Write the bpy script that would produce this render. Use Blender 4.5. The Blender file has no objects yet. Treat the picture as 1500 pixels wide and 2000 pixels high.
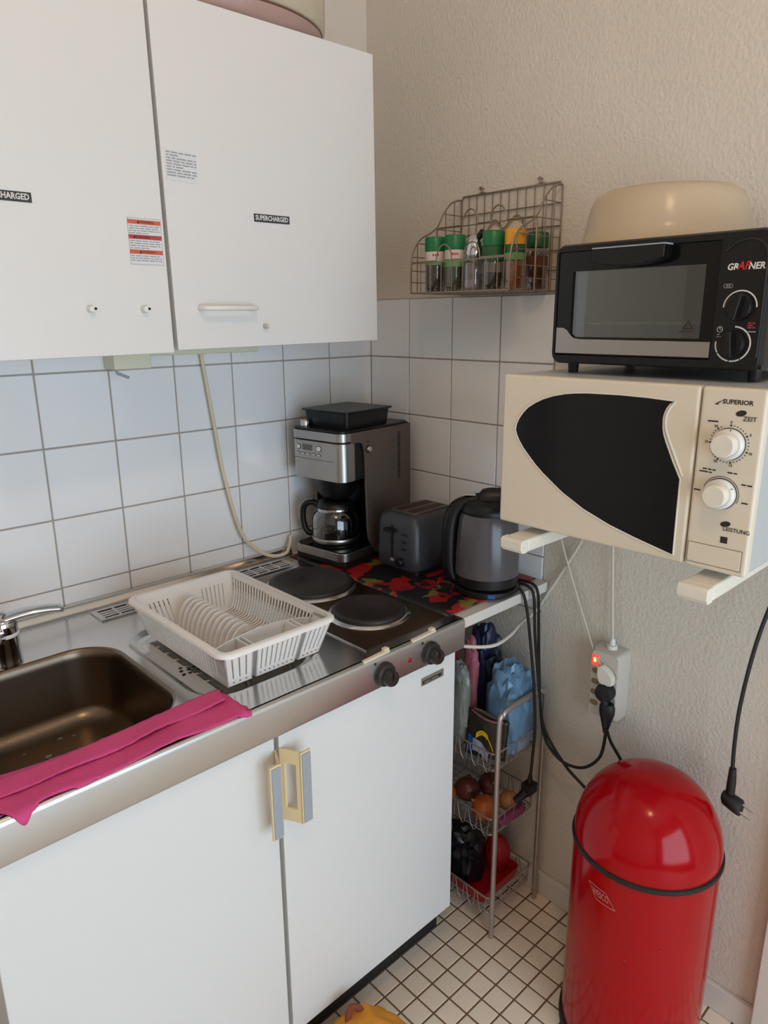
import bpy, bmesh, math, random
from math import pi, sin, cos, radians as R
from mathutils import Vector, Matrix, noise
random.seed(7)
D = bpy.data
C = bpy.context.scene.collection
sc = bpy.context.scene

# ------------------------------------------------------------ camera
cam = D.objects.new('camera', D.cameras.new('camera'))
C.objects.link(cam)
CAM = (-1.39774, -1.52978, 1.50130)
cam.matrix_world = Matrix.Translation(CAM) @ Matrix.Rotation(-0.75518, 4, 'Z') @ Matrix.Rotation(1.305557, 4, 'X') @ Matrix.Rotation(-0.0078369, 4, 'Z')
cam.data.sensor_fit = 'VERTICAL'
cam.data.sensor_height = 36
cam.data.lens = 1391.95 / 2000 * 36
cam.data.clip_start = 0.02
sc.camera = cam

# ------------------------------------------------------------ world, lights, exposure
w = D.worlds.new('world'); sc.world = w; w.use_nodes = True
wn = w.node_tree
sky = wn.nodes.new('ShaderNodeTexSky')
sky.sky_type = 'HOSEK_WILKIE'
sky.sun_direction = (0.3, 0.7, 0.6); sky.turbidity = 4
wn.links.new(sky.outputs[0], wn.nodes['Background'].inputs[0])
wn.nodes['Background'].inputs[1].default_value = 0.5

def area(name, loc, rot, sx, sy, power, col):
    l = D.lights.new(name, 'AREA'); l.shape = 'RECTANGLE'; l.size = sx; l.size_y = sy
    l.energy = power; l.color = col
    o = D.objects.new(name, l); C.objects.link(o); o.location = loc; o.rotation_euler = rot
    return o
# daylight through the window of the room behind the camera
area('window_daylight', (-1.15, -3.12, 1.07), (R(90), 0, 0), 1.7, 1.6, 34, (0.67, 0.86, 1.03))
# the warm bulb under the ceiling
pl = D.lights.new('ceiling_bulb', 'POINT'); pl.energy = 10; pl.color = (1.0, 0.62, 0.33); pl.shadow_soft_size = 0.05
po = D.objects.new('ceiling_bulb', pl); C.objects.link(po); po.location = (-1.22, -1.55, 2.60)
vs = sc.view_settings
sc.display_settings.display_device = 'sRGB'
vs.view_transform = 'Standard'; vs.look = 'None'; vs.gamma = 1; vs.use_curve_mapping = False
vs.exposure = 0.29

# ------------------------------------------------------------ materials
def lin(c):
    return tuple(((v / 255) / 12.92 if v / 255 <= .04045 else ((v / 255 + .055) / 1.055) ** 2.4) for v in c[:3]) + (1,)
MATS = {}
def mat(name, col, rough=.5, metal=0, bump=0, bscale=200, var=0, vscale=8, spec=None, coat=0, trans=0, alpha=1, emit=None, estr=0, ior=None, aniso=None):
    m = D.materials.new(name); m.use_nodes = True
    nt = m.node_tree; b = nt.nodes['Principled BSDF']
    b.inputs['Base Color'].default_value = lin(col)
    b.inputs['Roughness'].default_value = rough
    b.inputs['Metallic'].default_value = metal
    if spec is not None: b.inputs['Specular IOR Level'].default_value = spec
    if coat: b.inputs['Coat Weight'].default_value = coat; b.inputs['Coat Roughness'].default_value = .05
    if trans: b.inputs['Transmission Weight'].default_value = trans
    if ior: b.inputs['IOR'].default_value = ior
    b.inputs['Alpha'].default_value = alpha
    if emit: b.inputs['Emission Color'].default_value = lin(emit); b.inputs['Emission Strength'].default_value = estr
    tc = nt.nodes.new('ShaderNodeTexCoord')
    if var:
        n = nt.nodes.new('ShaderNodeTexNoise'); n.inputs['Scale'].default_value = vscale; n.inputs['Detail'].default_value = 4
        nt.links.new(tc.outputs['Object'], n.inputs['Vector'])
        mx = nt.nodes.new('ShaderNodeMix'); mx.data_type = 'RGBA'
        c = lin(col); mx.inputs[6].default_value = tuple(v * (1 - var) for v in c[:3]) + (1,)
        mx.inputs[7].default_value = tuple(min(1, v * (1 + var)) for v in c[:3]) + (1,)
        nt.links.new(n.outputs['Fac'], mx.inputs[0]); nt.links.new(mx.outputs[2], b.inputs['Base Color'])
    if bump:
        n = nt.nodes.new('ShaderNodeTexNoise'); n.inputs['Scale'].default_value = bscale; n.inputs['Detail'].default_value = 3
        if aniso:
            mp = nt.nodes.new('ShaderNodeMapping'); mp.inputs['Scale'].default_value = aniso
            nt.links.new(tc.outputs['Object'], mp.inputs[0]); nt.links.new(mp.outputs[0], n.inputs['Vector'])
        else:
            nt.links.new(tc.outputs['Object'], n.inputs['Vector'])
        bp = nt.nodes.new('ShaderNodeBump'); bp.inputs['Strength'].default_value = bump; bp.inputs['Distance'].default_value = .002
        nt.links.new(n.outputs['Fac'], bp.inputs['Height']); nt.links.new(bp.outputs[0], b.inputs['Normal'])
    MATS[name] = m
    return m
M = MATS
mat('plaster', (222, 211, 197), .9, bump=1.0, bscale=130, var=.03)
mat('ceiling_paint', (236, 232, 226), .9)
mat('wall_tile', (241, 240, 240), .12, var=.02, vscale=5)
mat('grout', (172, 160, 150), .9, var=.1, vscale=60)
mat('floor_tile', (244, 228, 206), .3, var=.06, vscale=9)
mat('floor_grout', (126, 94, 70), .9, var=.2, vscale=60)
mat('white_paint', (222, 214, 205), .5)
mat('cabinet', (226, 224, 221), .38, bump=.03, bscale=300)
mat('cabinet_edge', (134, 120, 104), .8)
mat('plinth', (30, 28, 27), .6)
mat('steel', (212, 208, 204), .17, 1, bump=.02, bscale=90, aniso=(1, 30, 30), var=.06, vscale=14)
mat('apron_steel', (206, 204, 203), .34, 1, bump=.02, bscale=90, aniso=(1, 30, 30), var=.05, vscale=10)
mat('basin_painted_reflection', (126, 110, 94), .3, 1, var=.10, vscale=10)  # basin steel: dark reflections put into the base colour
mat('hob_painted_reflection', (132, 106, 84), .28, 1, var=.25, vscale=9)  # brown tint stands for dark surroundings mirrored in the hob steel, plus age stains
mat('iron', (46, 38, 35), .5, .2, bump=.15, bscale=150, var=.15, vscale=20)
mat('dark_slot', (28, 24, 22), .8)
mat('chrome', (205, 205, 205), .08, 1)
mat('brushed', (172, 168, 165), .3, 1, bump=.03, bscale=60, aniso=(1, 1, 40))
mat('silver_plastic', (104, 93, 86), .4, .55)
mat('black', (13, 12, 13), .38, spec=.4)
mat('black_gloss', (9, 9, 11), .12, spec=.35)
mat('rubber', (20, 19, 20), .55)
mat('knob_brown', (40, 32, 30), .35)
mat('toaster_grey', (54, 55, 60), .42, bump=.03, bscale=400)
mat('toaster_dark', (34, 33, 35), .4)
mat('slot_red', (60, 34, 28), .6)
mat('white_plastic', (232, 228, 222), .33)
mat('rack_white', (238, 232, 226), .3)
mat('cream', (226, 213, 192), .35)
mat('cream_light', (232, 224, 208), .35)
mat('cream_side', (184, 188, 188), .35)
mat('seam_brown', (110, 84, 58), .7)
mat('ink', (44, 34, 30), .6)
mat('ink_grey', (160, 160, 163), .7)
mat('ink_white', (225, 222, 215), .6)
mat('ink_red', (200, 24, 34), .5)
mat('mw_glass', (9, 10, 15), .12, spec=.35)
mat('label_white', (220, 221, 222), .6)
mat('label_orange', (206, 96, 66), .6)
mat('label_red', (182, 66, 66), .6)
mat('label_black', (52, 51, 56), .6)
mat('tan_plastic', (230, 208, 164), .4)
mat('grey_plastic', (158, 163, 170), .45)
mat('old_plastic', (228, 222, 196), .45)
mat('bin_red', (166, 2, 14), .14, spec=.26, bump=.012, bscale=14)
mat('bin_logo', (196, 112, 106), .5)
mat('wire', (158, 140, 126), .35, .8)
mat('cart_wire', (186, 174, 166), .35, .7)
mat('pink_cloth', (212, 76, 132), .95, bump=.5, bscale=500, var=.10, vscale=7)
mat('yellow_cloth', (214, 142, 42), .9, bump=.4, bscale=400, var=.12, vscale=14)
mat('brown_cloth', (128, 66, 42), .9, bump=.4, bscale=400)
mat('pink_pan', (176, 146, 136), .4, var=.04)
mat('pan_rim', (110, 72, 62), .4)
mat('tub', (214, 202, 178), .35, trans=.25)
mat('cover', (226, 206, 176), .22, trans=.35, ior=1.3)
mat('jar_glass', (215, 222, 215), .05, trans=.9, ior=1.2)
mat('herb_dark', (66, 52, 36), .9, var=.4, vscale=400)
mat('herb_green', (92, 84, 52), .9, var=.4, vscale=400)
mat('spice_orange', (196, 112, 64), .9, var=.2, vscale=300)
mat('spice_brown', (104, 62, 38), .9, var=.3, vscale=300)
mat('salt', (235, 230, 226), .9)
mat('lid_green', (10, 112, 62), .35)
mat('lid_dkgreen', (8, 86, 46), .35)
mat('lid_yellow', (228, 160, 34), .35)
mat('jar_label_white', (226, 206, 196), .5)
mat('jar_label_green', (112, 158, 92), .5)
mat('jar_label_red', (196, 50, 50), .5)
mat('jar_label_dkgreen', (40, 92, 52), .5)
mat('paper', (226, 206, 182), .8)
mat('onion', (172, 84, 36), .35, var=.3, vscale=30)
mat('onion_red', (92, 42, 32), .35, var=.3, vscale=30)
mat('onion_pale', (178, 120, 72), .4, var=.2, vscale=30)
mat('bag_blue', (112, 148, 180), .35, trans=.1, var=.2, vscale=22)
mat('bag_navy', (26, 34, 62), .4)
mat('bag_pale', (168, 182, 202), .3, trans=.2)
mat('bag_dark', (42, 36, 26), .35, var=.4, vscale=30)
mat('bag_black', (18, 19, 23), .3)
mat('packet_red', (150, 28, 42), .35, var=.3, vscale=30)
mat('packet_pink', (164, 92, 104), .4, var=.3, vscale=40)
mat('bag_clear', (146, 150, 142), .25, trans=.3, var=.3, vscale=40)
mat('packet_yellow', (222, 178, 22), .4)
mat('packet_blue', (30, 78, 156), .4)
mat('net_purple', (140, 60, 96), .6, var=.5, vscale=90)
mat('red_box', (168, 18, 26), .45)
mat('cord_black', (20, 18, 18), .5)
mat('cord_white', (214, 204, 190), .5)
mat('cord_cream', (224, 206, 176), .5)
mat('strip_white', (206, 196, 184), .45)
mat('socket_beige', (140, 120, 98), .7)
mat('switch_red', (220, 20, 14), .3, emit=(255, 50, 20), estr=1.6)
mat('switch_glow', (255, 160, 90), .3, emit=(255, 170, 90), estr=3)
mat('indicator', (150, 22, 34), .3)
mat('sticker', (196, 190, 182), .5)
mat('lcd', (92, 96, 84), .3)
mat('rack_wire', (215, 215, 212), .4, .3)
mat('cavity', (186, 190, 186), .4, .3)
mat('kettle_body', (84, 80, 82), .2)
mat('caulk', (226, 212, 186), .8)
mat('badge', (150, 140, 124), .4, .4)
mat('stone_wall', (190, 186, 180), .9)
def glass(name, tint, refl=.12, rough=.02):
    m = D.materials.new(name); m.use_nodes = True; nt = m.node_tree
    for n in list(nt.nodes):
        if n.type != 'OUTPUT_MATERIAL': nt.nodes.remove(n)
    out = nt.nodes['Material Output']
    t = nt.nodes.new('ShaderNodeBsdfTransparent'); t.inputs[0].default_value = lin(tint)
    g = nt.nodes.new('ShaderNodeBsdfGlossy'); g.inputs['Roughness'].default_value = rough
    f = nt.nodes.new('ShaderNodeLayerWeight'); f.inputs[0].default_value = .35
    mp = nt.nodes.new('ShaderNodeMapRange'); mp.inputs[3].default_value = refl; mp.inputs[4].default_value = .9
    mx = nt.nodes.new('ShaderNodeMixShader')
    nt.links.new(f.outputs['Facing'], mp.inputs[0]); nt.links.new(mp.outputs[0], mx.inputs[0])
    nt.links.new(t.outputs[0], mx.inputs[1]); nt.links.new(g.outputs[0], mx.inputs[2]); nt.links.new(mx.outputs[0], out.inputs[0])
    MATS[name] = m
glass('clear_glass', (245, 248, 246), .08)
glass('jar_clear', (225, 225, 218), .08)
glass('carafe_glass', (120, 112, 106), .10)
glass('oven_glass', (196, 206, 202), .09)
glass('grinder_clear', (190, 186, 186), .16)
def mat_flowers():
    m = D.materials.new('flower_mat'); m.use_nodes = True; nt = m.node_tree; b = nt.nodes['Principled BSDF']
    tc = nt.nodes.new('ShaderNodeTexCoord')
    v = nt.nodes.new('ShaderNodeTexVoronoi'); v.inputs['Scale'].default_value = 30; v.inputs['Randomness'].default_value = .9
    nz = nt.nodes.new('ShaderNodeTexNoise'); nz.inputs['Scale'].default_value = 30
    ad = nt.nodes.new('ShaderNodeMix'); ad.data_type = 'RGBA'; ad.blend_type = 'LINEAR_LIGHT'; ad.inputs[0].default_value = .035
    nt.links.new(tc.outputs['Object'], ad.inputs[6]); nt.links.new(tc.outputs['Object'], nz.inputs['Vector']); nt.links.new(nz.outputs['Color'], ad.inputs[7])
    nt.links.new(ad.outputs[2], v.inputs['Vector'])
    sp = nt.nodes.new('ShaderNodeSeparateColor'); nt.links.new(v.outputs['Color'], sp.inputs[0])
    r = nt.nodes.new('ShaderNodeValToRGB'); r.color_ramp.interpolation = 'CONSTANT'
    e = r.color_ramp.elements; e[0].position = 0; e[0].color = lin((22, 16, 18)); e[1].position = .36; e[1].color = lin((150, 22, 24))
    x = e.new(.68); x.color = lin((26, 18, 20)); x = e.new(.8); x.color = lin((112, 98, 40)); x = e.new(.93); x.color = lin((120, 20, 26))
    nt.links.new(sp.outputs[0], r.inputs[0]); nt.links.new(r.outputs[0], b.inputs['Base Color']); b.inputs['Roughness'].default_value = .45
    MATS['flower_mat'] = m
mat_flowers()

# ------------------------------------------------------------ mesh builders
def thing(name, label, cat, loc=(0, 0, 0), rz=0, group=None, rot=None):
    o = D.objects.new(name, None); C.objects.link(o); o.empty_display_size = .05
    o.location = loc; o.rotation_euler = rot if rot else (0, 0, rz)
    o['label'] = label; o['category'] = cat
    if group: o['group'] = group
    return o
def tag(o, label, cat, group=None):
    o['label'] = label; o['category'] = cat
    if group: o['group'] = group
    return o
def struct(o):
    o['kind'] = 'structure'; return o
def basis(o):
    m = Matrix.Translation(o.location) @ o.rotation_euler.to_matrix().to_4x4()
    return (basis(o.parent) @ m) if o.parent else m
class MB:
    def __init__(s): s.bm = bmesh.new()
    def face(s, vs):
        try: return s.bm.faces.new(vs)
        except ValueError: return None
    def hexa(s, p):
        v = [s.bm.verts.new(q) for q in p]
        for f in ((3, 2, 1, 0), (4, 5, 6, 7), (0, 1, 5, 4), (1, 2, 6, 5), (2, 3, 7, 6), (3, 0, 4, 7)): s.face([v[i] for i in f])
        return s
    def box(s, x0, x1, y0, y1, z0, z1):
        return s.hexa([(x0, y0, z0), (x1, y0, z0), (x1, y1, z0), (x0, y1, z0), (x0, y0, z1), (x1, y0, z1), (x1, y1, z1), (x0, y1, z1)])
    def loft(s, loops, cap=(True, True), closed=True):
        rs = [[s.bm.verts.new(q) for q in l] for l in loops]
        n = len(rs[0])
        for a, b in zip(rs, rs[1:]):
            for i in range(n if closed else n - 1):
                j = (i + 1) % n; s.face((a[i], a[j], b[j], b[i]))
        if cap[0]: s.face(rs[0][::-1])
        if cap[1]: s.face(rs[-1])
        return s
    def lathe(s, prof, c=(0, 0, 0), ax='z', n=32, cap=(True, True), sq=(1, 1)):
        L = []
        for r, h in prof:
            l = []
            for i in range(n):
                a = 2 * pi * i / n; u = r * cos(a) * sq[0]; v = r * sin(a) * sq[1]
                q = {'z': (u, v, h), 'x': (h, u, v), 'y': (v, h, u)}[ax]
                l.append((c[0] + q[0], c[1] + q[1], c[2] + q[2]))
            L.append(l)
        return s.loft(L, cap)
    def cyl(s, c, r, h, ax='z', n=24, r2=None):
        return s.lathe([(r, 0), (r2 if r2 is not None else r, h)], c, ax, n)
    def tube(s, pts, r, n=6, closed=False):
        P = [Vector(p) for p in pts]; m = len(P); L = []; up = None
        for i in range(m):
            if closed: t = P[(i + 1) % m] - P[i - 1]
            else: t = P[min(i + 1, m - 1)] - P[max(i - 1, 0)]
            if t.length < 1e-9: t = Vector((0, 0, 1))
            t.normalize()
            if up is None:
                up = Vector((0, 0, 1)) if abs(t.z) < .9 else Vector((1, 0, 0))
            up = (up - t * up.dot(t))
            if up.length < 1e-6: up = t.orthogonal()
            up.normalize(); sd = t.cross(up)
            rr = r[i] if isinstance(r, (list, tuple)) else r
            L.append([P[i] + (up * cos(2 * pi * k / n) + sd * sin(2 * pi * k / n)) * rr for k in range(n)])
        if closed: L.append(L[0]); 
        return s.loft(L, (not closed, not closed))
    def prism(s, poly, f, d0, d1):
        return s.loft([[f(u, v, d0) for u, v in poly], [f(u, v, d1) for u, v in poly]])
    def grid(s, nu, nv, f):
        V = [[s.bm.verts.new(f(i / nu, j / nv)) for j in range(nv + 1)] for i in range(nu + 1)]
        for i in range(nu):
            for j in range(nv): s.face((V[i][j], V[i + 1][j], V[i + 1][j + 1], V[i][j + 1]))
        return s
    def build(s, name, m, parent=None, bevel=0, seg=2, smooth=True, kind=None, label=None, local=False, thick=0, flip=True, angle=40):
        bmesh.ops.remove_doubles(s.bm, verts=s.bm.verts, dist=1e-6) if False else None
        if flip: bmesh.ops.recalc_face_normals(s.bm, faces=s.bm.faces)
        me = D.meshes.new(name)
        if parent is not None and not local: s.bm.transform(basis(parent).inverted())
        s.bm.to_mesh(me); s.bm.free()
        o = D.objects.new(name, me); C.objects.link(o)
        if parent is not None: o.parent = parent
        me.materials.append(M[m] if isinstance(m, str) else m)
        if smooth:
            me.shade_smooth()
            if not bevel: me.set_sharp_from_angle(angle=R(angle))
        if thick:
            sm = o.modifiers.new('solid', 'SOLIDIFY'); sm.thickness = thick; sm.offset = -1
        if bevel:
            b = o.modifiers.new('bevel', 'BEVEL'); b.width = bevel; b.segments = seg; b.limit_method = 'ANGLE'; b.angle_limit = R(35); b.harden_normals = True
        if kind: o['kind'] = kind
        if label: o['label'] = label
        return o
def curve(pts, n=8):
    P = [Vector(p) for p in pts]; out = []
    for i in range(len(P) - 1):
        a = P[max(i - 1, 0)]; b = P[i]; c = P[i + 1]; d = P[min(i + 2, len(P) - 1)]
        for k in range(n):
            t = k / n
            out.append(.5 * ((2 * b) + (c - a) * t + (2 * a - 5 * b + 4 * c - d) * t * t + (3 * b - a - 3 * c + d) * t ** 3))
    out.append(P[-1]); return out
def rrect(x0, x1, y0, y1, r, n=6):
    out = []
    for cx, cy, a0 in ((x1 - r, y0 + r, -90), (x1 - r, y1 - r, 0), (x0 + r, y1 - r, 90), (x0 + r, y0 + r, 180)):
        for k in range(n + 1):
            a = R(a0 + 90 * k / n); out.append((cx + r * cos(a), cy + r * sin(a)))
    return out
# frames for flat print: facing -x (right-hand side is -y), facing -y, facing up
FX = lambda x, y, z, tilt=0: Matrix.Translation((x, y, z)) @ Matrix.Rotation(-pi / 2, 4, 'Z') @ Matrix.Rotation(pi / 2, 4, 'X') @ Matrix.Rotation(tilt, 4, 'Z')
FY = lambda x, y, z, tilt=0: Matrix.Translation((x, y, z)) @ Matrix.Rotation(pi / 2, 4, 'X') @ Matrix.Rotation(tilt, 4, 'Z')
def text(s, size, mw, m, parent, name='lettering', wide=1.0, bold=0, align='CENTER', shear=0, deform=None):
    cu = D.curves.new('t', 'FONT'); cu.body = s; cu.size = size; cu.align_x = align; cu.align_y = 'CENTER'
    cu.resolution_u = 2; cu.extrude = .0002; cu.offset = bold; cu.shear = shear
    ob = D.objects.new('t', cu)
    me = D.meshes.new_from_object(ob)
    D.objects.remove(ob); D.curves.remove(cu)
    b = MB(); b.bm.from_mesh(me); D.meshes.remove(me)
    for v in b.bm.verts:
        v.co.x *= wide
        if deform: v.co = Vector(deform(v.co))
    if not deform: b.bm.transform(mw)
    return b.build(name, m, parent, smooth=False, flip=False)
def plate(poly, mw, d, name, m, parent, **k):
    b = MB(); b.prism(poly, lambda u, v, h: mw @ Vector((u, v, h)), 0, d)
    return b.build(name, m, parent, **k)
def rect(a, b, c, d): return [(a, c), (b, c), (b, d), (a, d)]
def arc_band(cx, cy, r0, r1, a0, a1, n=20):
    o = [(cx + r1 * cos(R(a0 + (a1 - a0) * i / n)), cy + r1 * sin(R(a0 + (a1 - a0) * i / n))) for i in range(n + 1)]
    return o, [(cx + r0 * cos(R(a0 + (a1 - a0) * i / n)), cy + r0 * sin(R(a0 + (a1 - a0) * i / n))) for i in range(n + 1)]
def arc(mw, cx, cy, r0, r1, a0, a1, name, m, parent, n=20, d=.0004):
    o, i = arc_band(cx, cy, r0, r1, a0, a1, n); b = MB()
    for k in range(n):
        q = [o[k], o[k + 1], i[k + 1], i[k]]
        b.prism(q, lambda u, v, h: mw @ Vector((u, v, h)), 0, d)
    return b.build(name, m, parent, smooth=False)
def textlines(mw, x0, x1, ys, h, m, parent, name='small_print', seed=1, short=()):
    # print too fine to read in the photograph: rows of word-like dashes
    rnd = random.Random(seed); b = MB()
    for k, y in enumerate(ys):
        x = x0; end = x1 if k not in short else x0 + (x1 - x0) * rnd.uniform(.4, .65)
        while x < end - h:
            wd = min(rnd.uniform(1.2, 5) * h, end - x)
            b.prism(rect(x, x + wd, y - h * .32, y + h * .32), lambda u, v, t: mw @ Vector((u, v, t)), 0, .0003)
            x += wd + h * .6
    return b.build(name, m, parent, smooth=False)

# ============================================================ THE ROOM
PT = .152
# wall_back: plaster behind y=0.006, tiles standing proud of the grout
def wallbox(name, *a):
    return struct(MB().box(*a).build(name, 'plaster', smooth=False))
wb = wallbox('wall_back', -2.6, .12, .006, .12, 0, 2.75)
wr = wallbox('wall_right', 0, .12, -3.2, .006, 0, 2.75)
MB().box(-1.75, .0, .0025, .006, .80, 1.551).build('grout', 'grout', wb, smooth=False)
MB().box(-.0025, .001, -.609, .0025, .80, 1.551).build('grout', 'grout', wr, smooth=False)
G2 = .0017
def tile_mesh(name, sx, sy, sz, m, bev):
    b = MB().box(-sx / 2, sx / 2, -sy / 2, sy / 2, -sz / 2, sz / 2)
    bmesh.ops.bevel(b.bm, geom=list(b.bm.edges), offset=bev, segments=1, affect='EDGES')
    me = D.meshes.new(name); b.bm.to_mesh(me); b.bm.free(); me.materials.append(M[m]); return me
TM = {}
def put_tile(par, key, dims, loc, m, rz=0, bev=.0012):
    key = (key,) + tuple(round(v, 4) for v in dims)
    if key not in TM: TM[key] = tile_mesh('tile', *dims, m, bev)
    o = D.objects.new('tile', TM[key]); C.objects.link(o); o.parent = par; o.location = loc
    o.rotation_euler = (random.uniform(-.003, .003), random.uniform(-.003, .003), rz)
zr = [1.551, 1.399, 1.247, 1.095, .943, .803]
xs = [-.0015, -.1546] + [-.1546 - k * PT for k in range(1, 10)]
for r in range(5):
    for k in range(len(xs) - 1):
        x1, x0, z1, z0 = xs[k], xs[k + 1], zr[r], zr[r + 1]
        put_tile(wb, 'a', (x1 - x0 - 2 * G2, .006, z1 - z0 - 2 * G2), ((x0 + x1) / 2, .003, (z0 + z1) / 2), 'wall_tile')
ys = [-.0015, -.1525, -.3045, -.4565, -.6085]
for r in range(5):
    for k in range(4):
        y1, y0, z1, z0 = ys[k], ys[k + 1], zr[r], zr[r + 1]
        put_tile(wr, 'b', (.006, y1 - y0 - 2 * G2, z1 - z0 - 2 * G2), (-.0025, (y0 + y1) / 2, (z0 + z1) / 2), 'wall_tile')
# floor
fl = struct(MB().box(-2.6, .12, -3.2, .006, -.1, -.0013).build('floor', 'floor_grout', smooth=False))
q = .0522
fx0, fy0 = -.3126, -.5883
mass = MB()
for i in range(-45, 45):
    for j in range(-45, 12):
        x = fx0 + (i + .5) * q; y = fy0 + (j + .5) * q
        if x > -.02: continue
        if x < -2.58 or x > -.02 or y < -3.18 or y > -.02: continue
        near = (-.74 < x < 0 and -1.26 < y < -.535) or (-.33 < x < 0 and -.535 <= y < -.3)
        if near:
            put_tile(fl, 'f', (q - .0045, q - .0045, .004), (x, y, -.0022 + random.uniform(-.0003, .0003)), 'floor_tile', bev=.0008)
        elif y < -.3 and x > -1.9 and x < 1.2 and y > -2.6:
            hs = (q - .0045) / 2
            mass.face([mass.bm.verts.new(p) for p in ((x - hs, y - hs, -.0006), (x + hs, y - hs, -.0006), (x + hs, y + hs, -.0006), (x - hs, y + hs, -.0006))])
mass.build('tile_field', 'floor_tile', fl, smooth=False, kind='stuff')
struct(MB().box(-2.6, .12, -3.2, .12, 2.75, 2.85).build('ceiling', 'ceiling_paint', smooth=False))
wallbox('wall_left', -2.7, -2.6, -3.2, .12, 0, 2.75)
wf = MB().box(-2.6, -2.07, -3.3, -3.2, 0, 2.75).box(-.23, .12, -3.3, -3.2, 0, 2.75).box(-2.07, -.23, -3.3, -3.2, 0, .20).box(-2.07, -.23, -3.3, -3.2, 1.94, 2.75)
struct(wf.build('wall_front', 'plaster', smooth=False))
wi = struct(MB().box(-2.07, -2.01, -3.28, -3.22, .20, 1.94).box(-.29, -.23, -3.28, -3.22, .20, 1.94).box(-2.01, -.29, -3.28, -3.22, .20, .26).box(-2.01, -.29, -3.28, -3.22, 1.88, 1.94).box(-1.18, -1.12, -3.28, -3.22, .26, 1.88).build('window_1', 'white_paint', smooth=False))
MB().box(-2.01, -1.18, -3.252, -3.248, .26, 1.88).build('pane', 'clear_glass', wi, smooth=False)
MB().box(-1.12, -.29, -3.252, -3.248, .26, 1.88).build('pane', 'clear_glass', wi, smooth=False)
struct(MB().box(-.013, 0, -1.2, -.02, 0, .066).build('baseboard_right', 'white_paint', bevel=.003))
# door casing at the end of the right wall
tr = struct(MB().box(-.03, 0, -1.285, -1.2, 0, 2.1).build('trim_1', 'white_paint', bevel=.004))

# ============================================================ WALL CABINET
wc = thing('wall_cabinet', 'white two-door wall cabinet with stickers above the sink', 'cabinet', (-.757, -.15, 1.447))
MB().box(-1.255, -.259, -.281, -.0005, 1.452, 2.02).build('carcass', 'cabinet', wc, bevel=.001)
b = MB().box(-1.257, -.7615, -.301, -.283, 1.4435, 2.0225)
b.bm.transform(Matrix.Translation((-.7615, -.29, 1.4435)) @ Matrix.Rotation(R(-.45), 4, 'Y') @ Matrix.Translation((.7615, .29, -1.4435)))
ld = b.build('door', 'cabinet', wc, bevel=.002)
MB().box(-.775, -.745, -.2835, -.281, 1.455, 2.02).build('gap_strip', 'cabinet_edge', wc, smooth=False)
b = MB().box(-.7535, -.2560, -.301, -.283, 1.4475, 2.0245)
b.bm.transform(Matrix.Translation((-.757, -.29, 1.4475)) @ Matrix.Rotation(R(-.62), 4, 'Y') @ Matrix.Translation((.757, .29, -1.4475)))
rd = b.build('door', 'cabinet', wc, bevel=.002)
for x in (-.907, -.813):
    k = MB(); k.lathe([(.0065, 0), (.0065, -.006), (.005, -.012), (.003, -.0125)], (x, -.301, 1.52), 'y', 16)
    k.build('handle_bolt', 'white_plastic', ld)
    MB().cyl((x + .004, -.315, 1.5205), .0022, .004, 'y', 10).build('bolt_hole', 'dark_slot', ld)
b = MB(); pts = [(-.704, -.302, 1.522), (-.704, -.318, 1.522), (-.699, -.323, 1.522), (-.597, -.323, 1.522), (-.592, -.318, 1.522), (-.592, -.302, 1.522)]
b.tube(pts, .0046, 10); b.build('handle', 'white_plastic', rd)
b = MB(); b.lathe([(.005, 0), (.005, -.008), (.003, -.012)], (-.563, -.301, 1.488), 'y', 12); b.build('peg', 'sticker', rd)
# print on the doors
YD = -.3013
def sticker(x0, x1, z0, z1, m, par, nm, tilt=0):
    return plate(rect(0, x1 - x0, 0, z1 - z0), FY(x0, YD, z0, tilt), .0004, nm, m, par, smooth=False)
sticker(-.755 + .004, -.690, 1.736, 1.785, 'label_white', rd, 'notice_sticker', R(-1))
textlines(FY(-.749, YD - .0004, 1.737, R(-1)), .0, .057, [.0435 - .0046 * k for k in range(9)], .0036, 'ink_grey', rd, seed=3, short=(1, 5))
sticker(-.829, -.769, 1.594, 1.669, 'label_white', ld, 'warning_sticker')
mw = FY(-.829, YD - .0004, 1.594)
b = MB()
for r_ in (rect(0, .06, 0, .0006), rect(0, .06, .0744, .075), rect(0, .0006, 0, .075), rect(.0594, .06, 0, .075)): b.prism(r_, lambda u, v, t: mw @ Vector((u, v, t)), 0, .0002)
b.build('sticker_border', 'ink_grey', ld, smooth=False)
for z_, m_, s_ in ((.0685, 'label_orange', 0), (.0445, 'label_red', 1), (.0205, 'label_orange', 2)):
    plate(rect(0, .06, z_ - .0035, z_ + .0035), mw, .0003, 'warning_band', m_, ld, smooth=False)
    x_ = .019 if s_ != 1 else .010
    plate([(x_ - .0025, z_ - .002), (x_ + .0025, z_ - .002), (x_, z_ + .0025)], mw @ Matrix.Translation((0, 0, .0003)), .0003, 'warning_triangle', 'ink', ld, smooth=False)
    text('WARNING', .0055, mw @ Matrix.Translation((x_ + .0155, z_, .0004)), 'ink', ld)
    textlines(mw, .002, .057, [z_ - .0065 - .0038 * k for k in range(4 if s_ < 2 else 3)], .0028, 'ink_grey', ld, seed=11 + s_, short=(3,))
def super_sticker(x0, z0, par, tilt):
    m_ = FY(x0, YD, z0, tilt)
    plate(rect(0, .083, 0, .0145), m_, .0004, 'name_sticker', 'label_black', par, smooth=False)
    text('SUPERCHARGED', .0122, m_ @ Matrix.Translation((.0415, .0073, .0005)), 'ink_white', par, bold=.0003, wide=.84)
super_sticker(-.5755, 1.6815, rd, R(.6))
super_sticker(-1.0615, 1.6765, ld, 0)
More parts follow.
